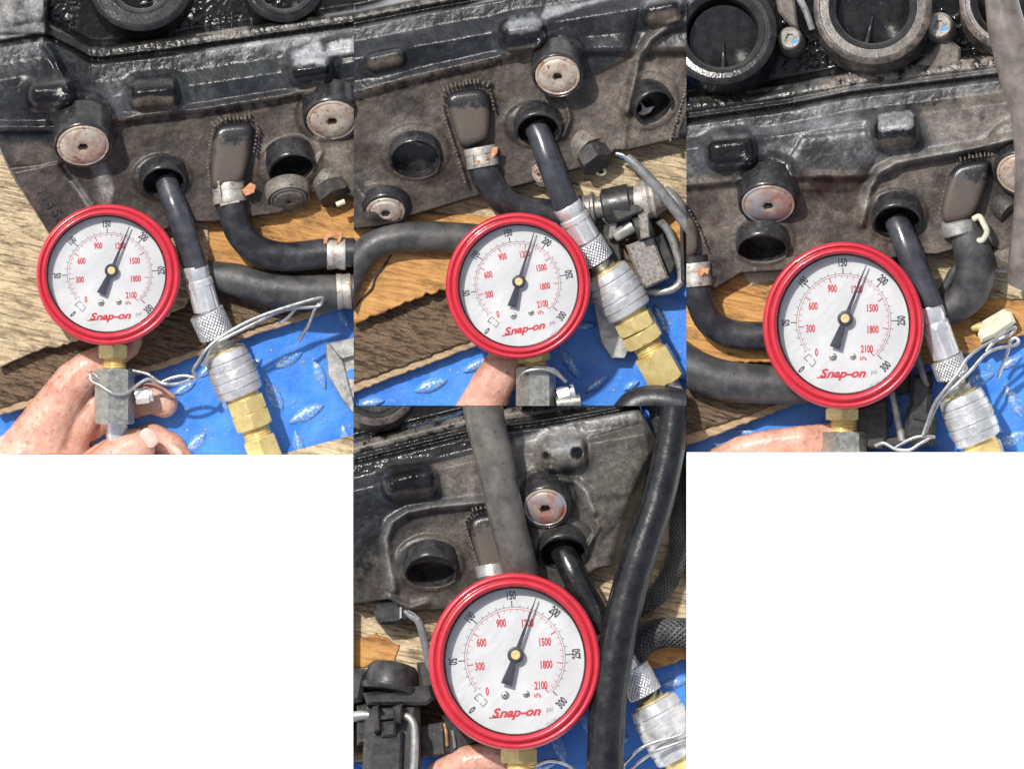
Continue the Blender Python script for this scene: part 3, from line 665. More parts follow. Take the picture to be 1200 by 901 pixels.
plank('thin pale edge strip of the brown beam by the blue floor, upper left', [(-5, 477), (75, 455), (190, 423), (300, 383), (430, 343), (430, 352), (300, 392), (190, 432), (75, 464), (-5, 488)], 4, 18, 'wood_edge', .8)
solo(MB().prism([(300, 540), (352, 526), (420, 508), (420, 545), (300, 545)], 4, 12, 1), 'wood_plank', 'wood_pale', 'corner of a pale board under the blue floor edge, upper left picture', 'plank', 'rough pallet planks', base=(390, 525, 4))

eh = thing('engine_head', 'black and brown cast engine head in the upper left picture, with two zinc plugs', 'engine', (200, 130, 30), 'engine heads in the four pictures')
h = HF(-2, 414.5, -2, 290, gain=.60)
G = [(0, 50), (48, 42), (60, 45), (85, 58), (105, 69), (118, 70), (200, 60), (300, 45), (415, 29)]
RG = [(0, 152), (95, 152), (135, 143), (240, 130), (350, 112), (415, 102)]
h.lines([(sh(G, -22), 18), (sh(G, -17), 50), (sh(G, -13), 58), (sh(G, -5), 60), (sh(G, -3), 63), (sh(G, -1), 52), (sh(G, 2), 52), (sh(G, 4), 66), (sh(G, 26), 69), (sh(G, 44), 78), (sh(RG, -10), 76), (sh(RG, -4), 83), (RG, 82), (sh(RG, 6), 68), ([(0, 300), (415, 260)], 58)])
leftblock = h.poly([(-30, -30), (58, -30), (60, 46), (84, 96), (96, 150), (98, 172), (70, 195), (-30, 195)])
h.Z = np.where((h.X < 56) & (h.Y < 40), 64 + (40 - h.Y) * -.1, h.Z)
h.raise_(leftblock, 10, 16)
h.ridge([(52, 52), (62, 66), (74, 92), (80, 106)], 8, 3.5)
# lettered pad and shaded webs at the lower left
pad = h.poly([(12, 200), (68, 190), (112, 248), (140, 300), (60, 300), (40, 262)]); h.raise_(pad, 9, 4)
web = h.poly([(100, 188), (124, 190), (136, 222), (132, 250), (120, 246), (112, 212)]); h.raise_(web, 5, 5)
web2 = h.poly([(82, 212), (90, 208), (112, 240), (104, 250)]); h.raise_(web2, 8, 4)
h.raise_(h.box(59, 110, 29, 17, 4, 14), 28, 15); h.raise_(h.box(180, 110, 30, 19, 4, 14), 28, 15); h.raise_(h.box(364, 84, 26, 18, 8, 14), 28, 14)
h.raise_(h.poly([(335, 60), (400, 40), (420, 40), (420, 64), (392, 68), (388, 84), (342, 92)]), 7, 8)
h.raise_(h.ell(96, 150, 42, 44), 10, 12); h.raise_(h.ell(385, 132, 40, 34, 15), 8, 10); h.raise_(h.ell(340, 192, 40, 32, 25), 6, 10); h.raise_(h.ell(190, 208, 36, 28), 5, 9)
h.ridge([(372, 165), (378, 178), (368, 195)], 4, 2.5)
h.Z = blur(h.Z, 1.2)
pit = lambda cx, cy, rx, ry, a, zz: setattr(h, 'Z', h.Z + (zz - h.Z) * (1 - sstep(-2, 1, h.ell(cx, cy, rx, ry, a))))
pit(192, 216, 25, 17, 0, 12); pit(342, 199, 26, 15, 25, 12)
h.Z += (h.n2 - .5) * .8 + (h.n1 - .5) * 1.6
# paint
dR = h.Y - np.interp(h.X, [p[0] for p in RG], [p[1] for p in RG]); dG = h.Y - np.interp(h.X, [p[0] for p in G], [p[1] for p in G])
h.paint(np.ones_like(h.X), SLATE, .34)
h.paint(sstep(.45, .62, h.n3) * (dR < 0), GREY, .5, .7)  # weathered grey, also painted in for pale reflections on band and ridge crest
h.paint(sstep(-1, 1, 50 - h.X) * (1 - sstep(40, 60, h.Y)) * sstep(.35, .6, h.n1), DUSTG, .6, .9)
h.paint(h.blot(h.ell(30, 120, 45, 60), 12, 25), BLACK, .3, .75)
h.paint(h.blot(h.ell(150, 75, 90, 18, 8), 8, 14) * (dG > 3), OIL, .25, .75); h.paint(h.blot(h.ell(265, 82, 75, 15, 8), 6, 14) * (dG > 3), (.03, .035, .03), .22, .8)
h.paint(sstep(-9, -2, dR + (h.n2 - .5) * 10) * (h.X > 92), BROWN, .7)
h.paint(sstep(0, 5, dR) * sstep(.50, .66, h.n3) * (h.X > 80), LBROWN, .75, .7)
h.paint(np.exp(-((dR - 4) / 4.5) ** 2) * sstep(.42, .56, h.n2) * (h.X > 95), TAN, .8, .8)
h.paint(np.exp(-((dR + 3) / 4.0) ** 2) * sstep(.40, .55, h.n1) * (h.X > 110), BLACK, .3, .85)
h.paint((1 - sstep(0, 34, h.Y - 195 + h.n1 * 10)) * sstep(158, 178, h.Y) * (h.X < 95), LBROWN, .75, .8)
h.paint(h.blot(pad, 3, 5), (.085, .062, .056), .6); h.paint(h.blot(web, 3, 4), DUSTG, .6, .8); h.paint(h.blot(web2, 2, 4), DUSTG, .6, .8)
for cx, cy, w in ((59, 110, 28), (180, 110, 29), (364, 86, 24)):
    h.paint(h.blot(h.box(cx, cy - 3, w - 2, 13, 4, 12), 2, 2), (.012, .012, .014), .22); h.paint(np.exp(-(h.pl([(cx - w + 8, cy - 14), (cx + w - 8, cy - 16)]) / 3.2) ** 2), (.20, .20, .21), .3, .75)  # pale strip along each pad's top edge is a painted reflection
    h.paint(h.blot(h.box(cx + 2, cy + 17, w - 4, 3, 4, 3), 2, 4), TAN, .85, .85)
h.paint(h.blot(h.box(180, 120, 24, 6, 4, 4), 2, 3), (.19, .14, .10), .85)
h.paint(h.blot(h.poly([(342, 62), (372, 44), (382, 66), (380, 76), (345, 76)]), 4, 8), (.50, .51, .53), .45, .85); h.paint(h.blot(h.poly([(384, 52), (420, 42), (420, 62), (382, 66)]), 3, 4), (.5, .5, .52), .4, .8)
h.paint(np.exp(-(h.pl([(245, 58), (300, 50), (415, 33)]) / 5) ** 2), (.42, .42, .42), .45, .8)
h.paint(h.blot(h.ell(372, 76, 8, 3), 3, 5), (.5, .5, .5), .4, .0)
h.paint(h.blot(h.poly([(365, 160), (420, 165), (420, 225), (372, 220)]), 8, 12), TAN, .7, .8)
h.paint(h.blot(h.ell(96, 150, 40, 38), 5, 6), BLACK, .22, .9); h.paint(h.blot(h.ell(190, 206, 32, 24), 4, 7), (.035, .033, .032), .35, .9)
h.paint(h.blot(h.ell(222, 205, 60, 48, -30), 14, 14) * (dR > 30), (.075, .055, .047), .6, .55)
wet = (dG < 3) * (h.X > 52)
h.paint(wet * 1., (.030, .028, .024), .22, .95); h.paint((dG < -15) * (h.X > 56), OIL, .12, .95)
h.paint((dG < 0) * (dG > -16) * (h.X > 230) * sstep(.40, .52, h.n1), (.20, .17, .145), .5, .85)
h.paint((dG < -2) * (dG > -16) * (h.X < 52), (.27, .27, .27), .4, .9)
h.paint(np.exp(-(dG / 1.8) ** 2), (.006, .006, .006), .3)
h.Z += wet * (h.n4 - .5) * 3.6 * sstep(.5, .62, h.n1)
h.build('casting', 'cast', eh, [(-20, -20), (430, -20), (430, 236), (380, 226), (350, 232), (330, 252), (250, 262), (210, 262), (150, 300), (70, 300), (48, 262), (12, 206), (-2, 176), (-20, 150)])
tm = MB()
for i, ch in enumerate('NISSAN'): put_text(tm, ch, 47 + i * 6.1, 222 + i * 8.8, h.z(52, 236) + 1.4, 17, 304, .8, .03)
tl = MB(); tl.v = tm.v; tl.f = tm.f
tl.build('cast_lettering', 'ring', eh, 0)
z1 = h.z(96, 150)
plug(eh, (97, 171), z1 + 16, (.03, .66, .75), 31, 34, 7)
plug(eh, (389, 141), h.z(385, 132) + 14, (.02, .66, .75), 30, 27, 7)
collar(eh, (192, 217), h.z(190, 240) + 13, (.05, .62, .78), 23.5, 28, 13)
collar(eh, (342, 200), h.z(340, 230) + 13, (.10, .72, .66), 25, 29, 20)
c = plug(eh, (338, 234), 66, (.1, .80, .58), 22, 11, 3, 'ring_dusty', 'ring_dusty')
hexnut(eh, (386, 218, 54), (393, 232, 62), 21, 'matte_black', 'hex_plug'); cyl(eh, (382, 207, 46), (387, 219, 53), [(0, 20), (.5, 22), (1, 20)], 'ring_dusty', 'plug_collar')
MB().tube([(394, 240, 70), (404, 236, 70)], 3.2, 10).build('white_tip', 'offwhite', eh)
# water neck
nk = MB().rprism([(249, 160), (253, 150), (262, 145), (290, 143), (297, 148), (296, 162), (289, 196), (283, 216), (250, 224), (246, 215)], 52, 86, 9)
nk.build('water_neck', 'neck', eh, 60)
teeth(eh, [(246, 220), (244, 190), (250, 150), (262, 141), (294, 139), (301, 148), (296, 180)], 1, 7, 2.0, 4.2, 80)
# intake rings at the top
th = lambda c, z, ax, ro, ri, L: None
def throat(label, c, z, axis, ro, ri, L, group, rimmat='throat', valve=True, rot=20):
    t = thing('intake_throat', label, 'intake port', (c[0], c[1], 20), group)
    cc = (c[0], c[1], z)
    MB().lathe(cc, axis, [(ro + 3, -L - 8), (ro + 2, -L), (ro, -7), (ro + 3, -6), (ro + 3.4, -3), (ro + 1, -1), (ro - 1, 0), (ro - 3, .6), (ro - 4, -.6), (ri + 9, -.2)], 96, cap0=False, cap1=False).build('throat_ring', rimmat, t, 40)
    MB().lathe(cc, axis, [(ri + 9.2, -.6), (ri + 8, .2), (ri + 3, -2), (ri + .5, -4), (ri, -7), (ri - 1, -26), (ri - 4, -46)], 96, cap0=False, cap1=True).build('inner_liner', 'throat', t, 40)
    if valve:
        u, v, w = frame(axis); o = Vector((c[0], -c[1], z)) - w * 32
        MB().lathe((o.x, -o.y, o.z), (axis[0] + .15, axis[1] + .35, axis[2]), [(ri - 1.5, 0), (ri - 1.5, 1.5), (ri * .5, 2.2)], 64).build('throttle_plate', 'throat', t, 30)
        d = (u * math.sin(R(rot)) - v * math.cos(R(rot)))
        a = o + d * 4 + w * 4; b = o + d * (ri - 3) + w * 3
        MB().tube([(a.x, -a.y, a.z, 1.2), ((a.x + b.x) / 2, -(a.y + b.y) / 2, a.z, 2.2), (b.x, -b.y, b.z, 3.6)], 3, 12).build('valve_stem', 'ring', t)
    return t
throat('wet black intake ring with a blue paint dab, top of the upper left picture', (165, -22), 52, (-.05, -.35, .9), 58, 32, 30, 'intake throats along the tops', valve=False)
throat('smaller intake ring at the top right of the upper left picture', (332, -20), 52, (0, -.3, .9), 44, 30, 26, 'intake throats along the tops', valve=False)

# coolant hoses
t = thing('coolant_hose', 'black S-bent coolant hose with two rusty clamps, upper left picture', 'hose', (330, 290, 60), 'coolant hoses')
MB().tube([(268, 222, 66), (272, 244, 68), (281, 272, 66), (302, 293, 62), (335, 301, 60), (380, 297, 58), (420, 296, 58)], 17.5, 36, 10).build('hose', 'rubber', t, 60)
clampring(t, (268, 226, 67), Vector((.14, .98, .05)).normalized(), 18, 24)
MB().prism([(283, 223), (293, 214), (300, 217), (298, 226), (288, 230)], 74, 79, 1).build('clamp_tab', 'clamp_tab', t, 20)
MB().prism([(254, 212), (257, 212), (260, 238), (280, 234), (281, 237), (258, 242)], 84, 87, 1).build('clamp_buckle', 'clamp', t, 20)
clampring(t, (394, 297, 58), Vector((1, 0, 0)), 17.5, 22); MB().prism([(379, 274), (403, 272), (398, 286), (394, 286), (396, 277), (385, 279), (383, 286), (379, 286)], 68, 74, 1).build('clamp_tab', 'clamp_tab', t, 20)
t = thing('coolant_hose', 'short grey black hose stub lying under the bent one, clamped at the right', 'hose', (330, 330, 46), 'coolant hoses')
MB().tube([(238, 322, 36, 17), (275, 328, 40, 19.5), (315, 338, 44, 20.5), (360, 342, 46, 20.5), (400, 341, 46, 20), (425, 340, 46, 20)], 20, 36, 8).build('hose', 'rubber_dusty', t, 60)
clampring(t, (403, 341, 46), Vector((1, -.05, 0)).normalized(), 20, 17)

# tester line
t = thing('tester_hose', 'compression tester line in the upper left picture, rubber hose into steel and brass couplings', 'hose', (240, 360, 50), 'compression tester lines')
tester_line(t, [(194, 210, 58, 13.6), (200, 228, 66, 14), (206, 245, 72, 14.2), (217, 275, 73, 14.8), (229, 314, 70, 15.2)], (227, 310, 70), (243, 365, 62), (241, 365, 62), (254, 393, 56), (262, 411, 50), (283, 462, 44), 15, 17, 21, 27.5)
brass_stack(t, [((281, 456, 45), (286, 468, 44), 'n', 20), ((286, 466, 44), (292, 483, 42), 'h', 24.5), ((292, 483, 42), (298, 500, 40), 'h', 25), ((297, 497, 40), (304, 516, 38), 't', 17), ((303, 513, 38), (322, 562, 33), 'h', 21.5)])
gauge((126.5, 322), 84.5, 83, 106, (124.7, 321.3), 69.8, 68.4, (128, 320), 3, (130.2, 317), (151.5, 265.2), (118.2, 344.5), 'gauge needle at about 170 psi, upper left, held with the whole hand in view', .86)
# adapter below the gauge
def adapter(label, x, y0, y1, y2, y3, z, w, group='steel tee adapters below the gauges', valve=(24, 14), stem=True, r0=12, dx=0):
    t = thing('gauge_adapter', label, 'fitting', (x, (y0 + y3) / 2, z), group)
    hexnut(t, (x - 2, y0, z), (x - 2 + dx, y1, z), w * .58, 'brass', 'brass_nut', 1.57)
    thread(t, (x, y1 - 1, z), (x + dx, y2 + 2, z), w * .42)
    hexnut(t, (x + dx, y2, z), (x + dx, y3, z), w * .72, 'steel', 'hex_body', 1.9)
    return t
t = adapter('square shouldered steel fitting under the first gauge, wrapped in wire', 134, 404, 420, 432, 497, 52, 33)
hexnut(t, (158, 465, 52), (174, 463, 52), 9.5, 'chrome', 'valve_stem', .3); cyl(t, (172, 463, 52), (179, 462, 52), [(0, 5), (.35, 5), (.36, 8.5), (.9, 8.5), (1, 7)], 'chrome', 'valve_cap')
cyl(t, (136, 494, 38), (139, 545, 28), [(0, 13), (1, 13)], 'chrome', 'tail_pipe')
wires('pair of bent steel tie wires twisted round the first fitting and across the coupler', [
    [(117, 447, 60), (106, 437, 66), (107, 446, 70), (118, 452, 76), (127, 458, 79), (137, 462, 79), (150, 459, 76), (162, 450, 70), (174, 444, 68), (186, 448, 66), (200, 443, 66), (215, 440, 68), (229, 442, 72), (226, 434, 76), (232, 424, 80), (243, 408, 84), (263, 392, 84), (294, 375, 82), (332, 361, 80), (374, 349, 76), (377, 353, 72), (372, 359, 70), (346, 361, 72), (325, 366, 76), (296, 380, 82), (270, 393, 84), (250, 404, 82), (243, 417, 80), (236, 428, 74)],
    [(155, 434, 58), (172, 438, 60), (180, 443, 64), (190, 449, 70), (205, 450, 70), (220, 446, 68), (231, 440, 64)],
    [(374, 355, 70), (368, 364, 68), (362, 380, 60), (356, 390, 52), (350, 400, 46)],
    [(347, 361, 70), (337, 372, 64), (327, 379, 60)]], 2.1, (250, 400, 70))
b = thing('metal_bracket', 'folded galvanised bracket with two holes at the right of the first picture', 'bracket', (398, 440, 20))
MB().prism([(385, 402), (420, 394), (420, 416), (401, 421), (392, 412)], 30, 42, 1.5).build('bracket_top', 'galv', b, 20)
MB().prism([(381, 404), (386, 402), (402, 422), (416, 476), (420, 492), (402, 470), (384, 440)], 8, 30, 1.5).build('bracket_side', 'galv', b, 20)
MB().prism([(402, 420), (420, 415), (420, 480), (412, 462)], 28, 34, 1).build('bracket_front', 'galv', b, 20)
MB().lathe((412, 438, 33), (0, 0, 1), [(6, 0), (6, 1.5), (4.5, 1.5)], 24).build('bracket_hole', 'blue', b, 20)
hand('left hand with oily fingers pinching the fitting below the first gauge', [
    [(10, 600, 0, 70), (38, 530, 10, 40), (62, 485, 22, 30), (86, 448, 30, 25), (104, 432, 34, 22), (132, 416, 34, 17), (150, 408, 32, 13), (158, 400, 30, 9)],
    [(30, 560, 0, 40), (78, 520, 8, 24), (98, 492, 18, 20), (108, 476, 20, 16), (122, 470, 20, 14)],
    [(100, 500, 2, 20), (140, 478, 12, 18), (176, 466, 18, 19), (192, 473, 20, 17)],
    [(60, 600, 10, 30), (108, 562, 26, 28), (138, 540, 33, 29), (156, 527, 35, 26)],
    [(90, 560, 0, 28), (140, 530, 4, 22), (178, 512, 6, 17), (200, 524, 6, 18), (215, 545, 4, 16)],
    [(60, 540, 0, 40), (40, 560, 0, 40)]],
    [(174, 513, 50, 12, 9, -50, 3.5), (205, 527, 21, 10, 4, -38, 2.5)], (70, 500, 20))
# ================================================================== PICTURE TWO, upper middle
setpanel(414.5, 804.5, -2, 475.5, 20)
floor_sheet('blue painted tread plate floor below the second gauge', [(505, 452, 20, 19, 7), (558, 428, 28, 16, 5.5), (668, 426, -58, 20, 6.5), (700, 450, 35, 16, 5), (775, 375, -65, 18, 6.5), (436, 472, 10, 14, 5), (684, 382, 5, 14, 5), (790, 440, -20, 14, 5), (740, 452, 30, 10, 4), (612, 462, -40, 12, 4)])
plank('orange plank with a dark crack at the lower left of the second picture', [(405, 258), (470, 248), (600, 255), (600, 330), (540, 332), (500, 345), (450, 365), (405, 385)], 26, 38, 'wood_orange', 2.4, edge=(3, 4, 5, 6))
plank('dusty yellow plank under the engine head, second picture', [(470, 235), (610, 195), (720, 160), (815, 135), (815, 250), (700, 262), (600, 280), (480, 292)], 22, 33, 'wood_pale', 1.5)
plank('dark rough beam below the orange plank, second picture', [(405, 375), (560, 315), (690, 300), (815, 230), (815, 296), (690, 350), (560, 396), (480, 426), (405, 452)], 6, 20, 'wood_brown', 1.2)
plank('thin pale edge strip of the dark beam, second picture', [(405, 451), (480, 425), (560, 395), (690, 349), (815, 295), (815, 304), (690, 358), (560, 405), (480, 435), (405, 464)], 4, 16, 'wood_edge', .8)
plank('broken end of an orange board at the right side of the second picture', [(765, 232), (780, 220), (815, 240), (815, 330), (790, 290)], 22, 30, 'wood_orange', 1.2)
cr = MB().tube([(460, 296, 39.2, .9), (450, 312, 39.2, 1.3), (440, 325, 39.2, 1.0), (436, 338, 39.2, 1.4), (424, 350, 39.2, 1.2), (415, 362, 39, .8)], 1, 6, 3)
solo(cr, 'wood_crack', 'ink', 'dark crack across the orange plank, second picture', 'crack', base=(440, 330, 39))

eh = thing('engine_head', 'brown cast engine head in the upper middle picture, one domed plug beside the hose port', 'engine', (610, 100, 30), 'engine heads in the four pictures')
h = HF(414.5, 804.5, -2, 290)
G = [(410, 30), (500, 12), (600, -6), (810, -40)]
RG = [(410, 114), (480, 94), (560, 76), (625, 60), (700, 60), (810, 60)]
BT = [(640, 25), (680, 8), (810, -20)]
h.lines([(sh(G, -22), 16), (sh(G, -15), 54), (sh(G, -6), 58), (sh(G, -3), 50), (G, 50), (sh(G, 3), 66), (sh(G, 20), 68), (sh(G, 40), 80), ([(410, 96), (480, 82), (560, 64), (625, 50), (810, 30)], 78), (sh(RG, -4), 84), (RG, 82), (sh(RG, 7), 70), ([(410, 300), (810, 220)], 58)])
dark = h.poly([(640, 16), (690, 4), (755, -12), (745, 30), (735, 70), (690, 92), (640, 96), (636, 60)]); h.raise_(dark, 8, 12)
h.raise_(h.box(613, 40, 28, 20, 8, 15), 30, 16); h.raise_(h.box(452, 70, 24, 12, 12, 10), 14, 9); h.raise_(h.box(777, 14, 25, 17, 12, 13), 26, 14)
h.ridge([(735, 130), (742, 100), (748, 70), (762, 46), (785, 30), (810, 22)], 11, 5); h.ridge([(730, 190), (733, 150), (736, 128)], 4, 4)
h.ridge([(648, 112), (664, 122), (668, 140), (660, 160)], 7, 3)
h.raise_(h.ell(655, 72, 34, 36), 8, 10); h.raise_(h.ell(486, 178, 42, 34), 6, 12); h.raise_(h.ell(625, 146, 34, 28), 8, 10); h.raise_(h.ell(760, 118, 38, 34, 30), 6, 11)
h.raise_(h.ell(446, 238, 32, 22), 6, 8)
h.ridge([(414, 215), (430, 235), (440, 250)], 6, 6)
h.Z = blur(h.Z, 1.2)
def pit(cx, cy, rx, ry, a, zz=12): h.Z = h.Z + (zz - h.Z) * (1 - sstep(-2, 1, h.ell(cx, cy, rx, ry, a)))
pit(487, 188, 28, 20, 0); pit(630, 152, 23, 19, 0); pit(766, 126, 22, 15, 38)
h.Z += (h.n2 - .5) * .8 + (h.n1 - .5) * 1.6
yy = lambda L: h.Y - np.interp(h.X, [p[0] for p in L], [p[1] for p in L])
dR = yy(RG); dG = yy(G)
h.paint(np.ones_like(h.X), SLATE, .36); h.paint(sstep(.46, .6, h.n3), GREY, .5, .6)
h.paint(h.blot(h.ell(500, 40, 110, 16, 14), 8, 14), BLACK, .3, .6)
h.paint(h.blot(dark, 3, 5), (.034, .034, .040), .30, .95); h.paint(h.blot(h.poly([(632, 24), (640, 8), (690, 2), (800, -22), (700, 2), (640, 22)]), 2, 3), (.5, .52, .54), .35, .9)
h.paint(sstep(-9, -2, dR + (h.n2 - .5) * 12) * (1 - np.clip(h.blot(dark, 3, 6), 0, 1)) * ((h.X < 640) | (h.Y > 60) | (h.X > 738)), BROWN, .72)
h.paint(sstep(0, 8, dR) * sstep(.47, .62, h.n3), LBROWN, .8, .75)
h.paint(np.exp(-((dR - 3) / 6) ** 2) * sstep(.38, .5, h.n2) * (h.X < 640), TAN, .8, .85); h.paint(np.exp(-((dR + 5) / 4) ** 2) * sstep(.42, .55, h.n1) * (h.X < 630), BLACK, .32, .8)
h.paint(h.blot(h.poly([(655, 120), (740, 60), (804, 60), (804, 170), (700, 180)]), 8, 14) , (.20, .155, .12), .8, .8)
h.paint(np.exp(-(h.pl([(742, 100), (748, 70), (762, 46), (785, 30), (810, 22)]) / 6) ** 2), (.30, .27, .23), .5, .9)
h.paint(h.blot(h.ell(475, 125, 26, 16, -30), 6, 8), (.06, .05, .045), .5, .7); h.paint(h.blot(h.ell(540, 190, 40, 45), 12, 12), (.075, .055, .048), .65, .5)
h.paint(h.blot(h.poly([(414, 190), (440, 200), (455, 250), (414, 262)]), 6, 8), (.13, .115, .10), .6, .7)
for cx, cy, w, hh in ((613, 38, 26, 16), (777, 12, 22, 12)): h.paint(h.blot(h.box(cx, cy, w, hh, 8, 12), 2, 3), (.012, .012, .014), .22); h.paint(h.blot(h.box(cx, cy + hh + 5, w - 5, 4, 8, 3), 3, 5), TAN, .85, .8)
h.paint(h.blot(h.box(777, 22, 20, 9, 12, 8), 3, 4), (.12, .085, .065), .7)
h.paint(h.blot(h.box(614, 28, 20, 9, 8, 8), 3, 5), (.40, .42, .44), .4, .8); h.paint(h.blot(h.box(450, 75, 20, 9, 12, 8), 4, 8), (.13, .095, .07), .8, .8)
h.paint(h.blot(h.ell(655, 70, 32, 32), 4, 6), BLACK, .25, .9); h.paint(h.blot(h.ell(625, 144, 31, 25), 5, 8), (.06, .052, .046), .45, .85); h.paint(h.blot(h.ell(486, 176, 38, 28), 5, 9), (.10, .085, .065), .6, .8)
h.paint((dG < 1) * 1., (.05, .045, .04), .3); h.paint((dG < -14) * 1., OIL, .14); h.paint(np.exp(-((dG + 8) / 4) ** 2) * sstep(.4, .5, h.n2), (.22, .19, .16), .5, .8)
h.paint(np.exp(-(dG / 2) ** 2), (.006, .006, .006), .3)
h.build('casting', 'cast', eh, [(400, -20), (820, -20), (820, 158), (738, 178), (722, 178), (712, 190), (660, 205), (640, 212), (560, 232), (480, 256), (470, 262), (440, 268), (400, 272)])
plug(eh, (653.5, 89), h.z(655, 60) + 12, (-.02, .52, .85), 26.5, 29, 6.5)
plug(eh, (452, 248), 68, (.0, .72, .68), 23, 9, 6, 'plug_disc', 'ring', 5)
collar(eh, (487, 189), h.z(487, 215) + 12, (.02, .55, .83), 27.5, 31, 10)
MB().tube([(476, 165, 84, 3), (484, 166, 86, 4.5), (496, 171, 84, 2.5)], 3, 10).build('paint_blob', 'ring', eh)
collar(eh, (631, 155), h.z(627, 182) + 13, (.05, .6, .8), 23.5, 28.5, 14)
collar(eh, (767, 127), h.z(765, 150) + 12, (.28, .50, .80), 21, 25, 20)
MB().prism([(746, 134), (752, 128), (750, 118), (757, 126), (768, 124), (762, 132), (754, 136)], 52, 62, 1).build('debris_chip', 'galv', eh, 20)
collar(eh, (634, 203), 62, (-.45, .4, .7), 13, 17, 10, 'ring_dusty'); plug(eh, (633, 204), 64, (-.5, .35, .75), 13, 10, 2.5, 'plug_disc', 'ring_dusty', 3)
cyl(eh, (683, 166, 46), (694, 178, 58), [(0, 22), (.6, 23), (1, 20)], 'ring_dusty', 'plug_collar'); hexnut(eh, (692, 178, 56), (701, 193, 66), 21, 'matte_black', 'hex_plug', .1)
MB().lathe((704, 201, 50), (.3, .3, 1), [(6.5, 0), (7, 1.5), (6, 2.5), (4, 2.3), (3.6, 0)], 24, 1, .7).build('small_eyelet', 'offwhite', eh)
MB().rprism([(522, 118), (524, 111), (534, 106), (562, 103), (571, 108), (574, 118), (574, 150), (570, 166), (541, 174), (534, 160)], 52, 88, 9).build('water_neck', 'neck', eh, 60)
teeth(eh, [(546, 215), (534, 175), (519, 128), (519, 108), (532, 101), (562, 97), (573, 103), (578, 130)], 1, 7, 2.0, 4.2, 80)
teeth(eh, [(784, 166), (792, 140), (802, 108), (804, 92)], -1, 6, 2.4, 4.0, 70, 'ring_dusty')
MB().prism([(794, 158), (800, 140), (812, 110), (812, 160)], 60, 78, 3).build('side_lug', 'ring', eh, 20)

t = thing('coolant_hose', 'curved coolant hose dropping from the clamped neck behind the second gauge', 'hose', (590, 230, 60), 'coolant hoses')
MB().tube([(560, 172, 72), (566, 195, 72), (574, 215, 70), (590, 234, 66), (612, 245, 60), (640, 250, 54), (660, 254, 50)], 17, 36, 10).build('hose', 'rubber', t, 60)
clampring(t, (564, 184, 73), Vector((.18, .97, .0)).normalized(), 17.5, 24); MB().prism([(574, 181), (578, 172), (584, 172), (583, 179), (578, 186)], 82, 87, 1).build('clamp_tab', 'clamp_tab', t, 20)
MB().prism([(552, 180), (554, 180), (556, 192), (574, 188), (574, 191), (554, 195)], 89, 92, 1).build('clamp_buckle', 'clamp', t, 20)
t = thing('coolant_hose', 'thick dusty hose bending down at the left edge of the second picture', 'hose', (450, 290, 50), 'coolant hoses')
MB().tube([(400, 360, 44, 16), (408, 330, 46, 16), (424, 300, 48, 17), (448, 283, 50, 17.5), (485, 277, 50, 18), (540, 279, 48, 18), (570, 282, 46, 18)], 17, 36, 10).build('hose', 'rubber_dusty', t, 60)
t = thing('tester_hose', 'compression tester line in the upper middle picture, coupler and full brass hex at its end', 'hose', (710, 330, 50), 'compression tester lines')
tester_line(t, [(627, 148, 62, 14), (634, 162, 68, 14.5), (643, 188, 74, 15), (655, 218, 74, 15.5), (666, 244, 72, 16)], (664, 240, 72), (688, 283, 64), (687, 283, 64), (701, 306, 58), (709, 318, 52), (738, 366, 46), 16.5, 18, 20, 29)
brass_stack(t, [((736, 362, 46), (742, 374, 45), 'n', 21), ((741, 371, 45), (749, 387, 44), 'h', 25), ((749, 387, 44), (757, 401, 42), 'h', 25.5), ((756, 399, 42), (765, 416, 40), 't', 17.5), ((763, 413, 40), (783, 448, 36), 'h', 23.5), ((781, 446, 36), (800, 480, 32), 's', 13)])
MB().prism([(694, 340), (702, 338), (738, 408), (732, 420), (716, 420), (704, 400)], 8, 22, 1).build('plate_tag', 'galv', t, 20)
gauge((607, 335), 85, 86, 106, (607.8, 335), 70.2, 71.8, (606.8, 332.5), 10.5, (608, 330), (626.2, 271.7), (600, 359.5), 'gauge tilted to the left with the needle near 175 psi, upper middle, thumb below', .87)
t = adapter('dark steel fitting with a chrome valve under the second gauge', 626, 408, 424, 430, 500, 52, 33, dx=2)
hexnut(t, (654, 464, 52), (668, 460, 52), 9.5, 'chrome', 'valve_stem', .3); cyl(t, (666, 460, 52), (674, 458, 52), [(0, 5), (.35, 5), (.36, 8.5), (.9, 8.5), (1, 7)], 'chrome', 'valve_cap')
cyl(t, (652, 474, 52), (680, 470, 50), [(0, 10), (1, 9)], 'steel', 'valve_port')
wires('short loop of tie wire over the top of the second fitting', [[(610, 450, 70), (611, 440, 76), (620, 434, 80), (640, 433, 80), (655, 440, 76), (663, 447, 70)], [(612, 438, 70), (628, 430, 78), (648, 433, 76), (658, 442, 70)]], 2.2, (635, 438, 76))
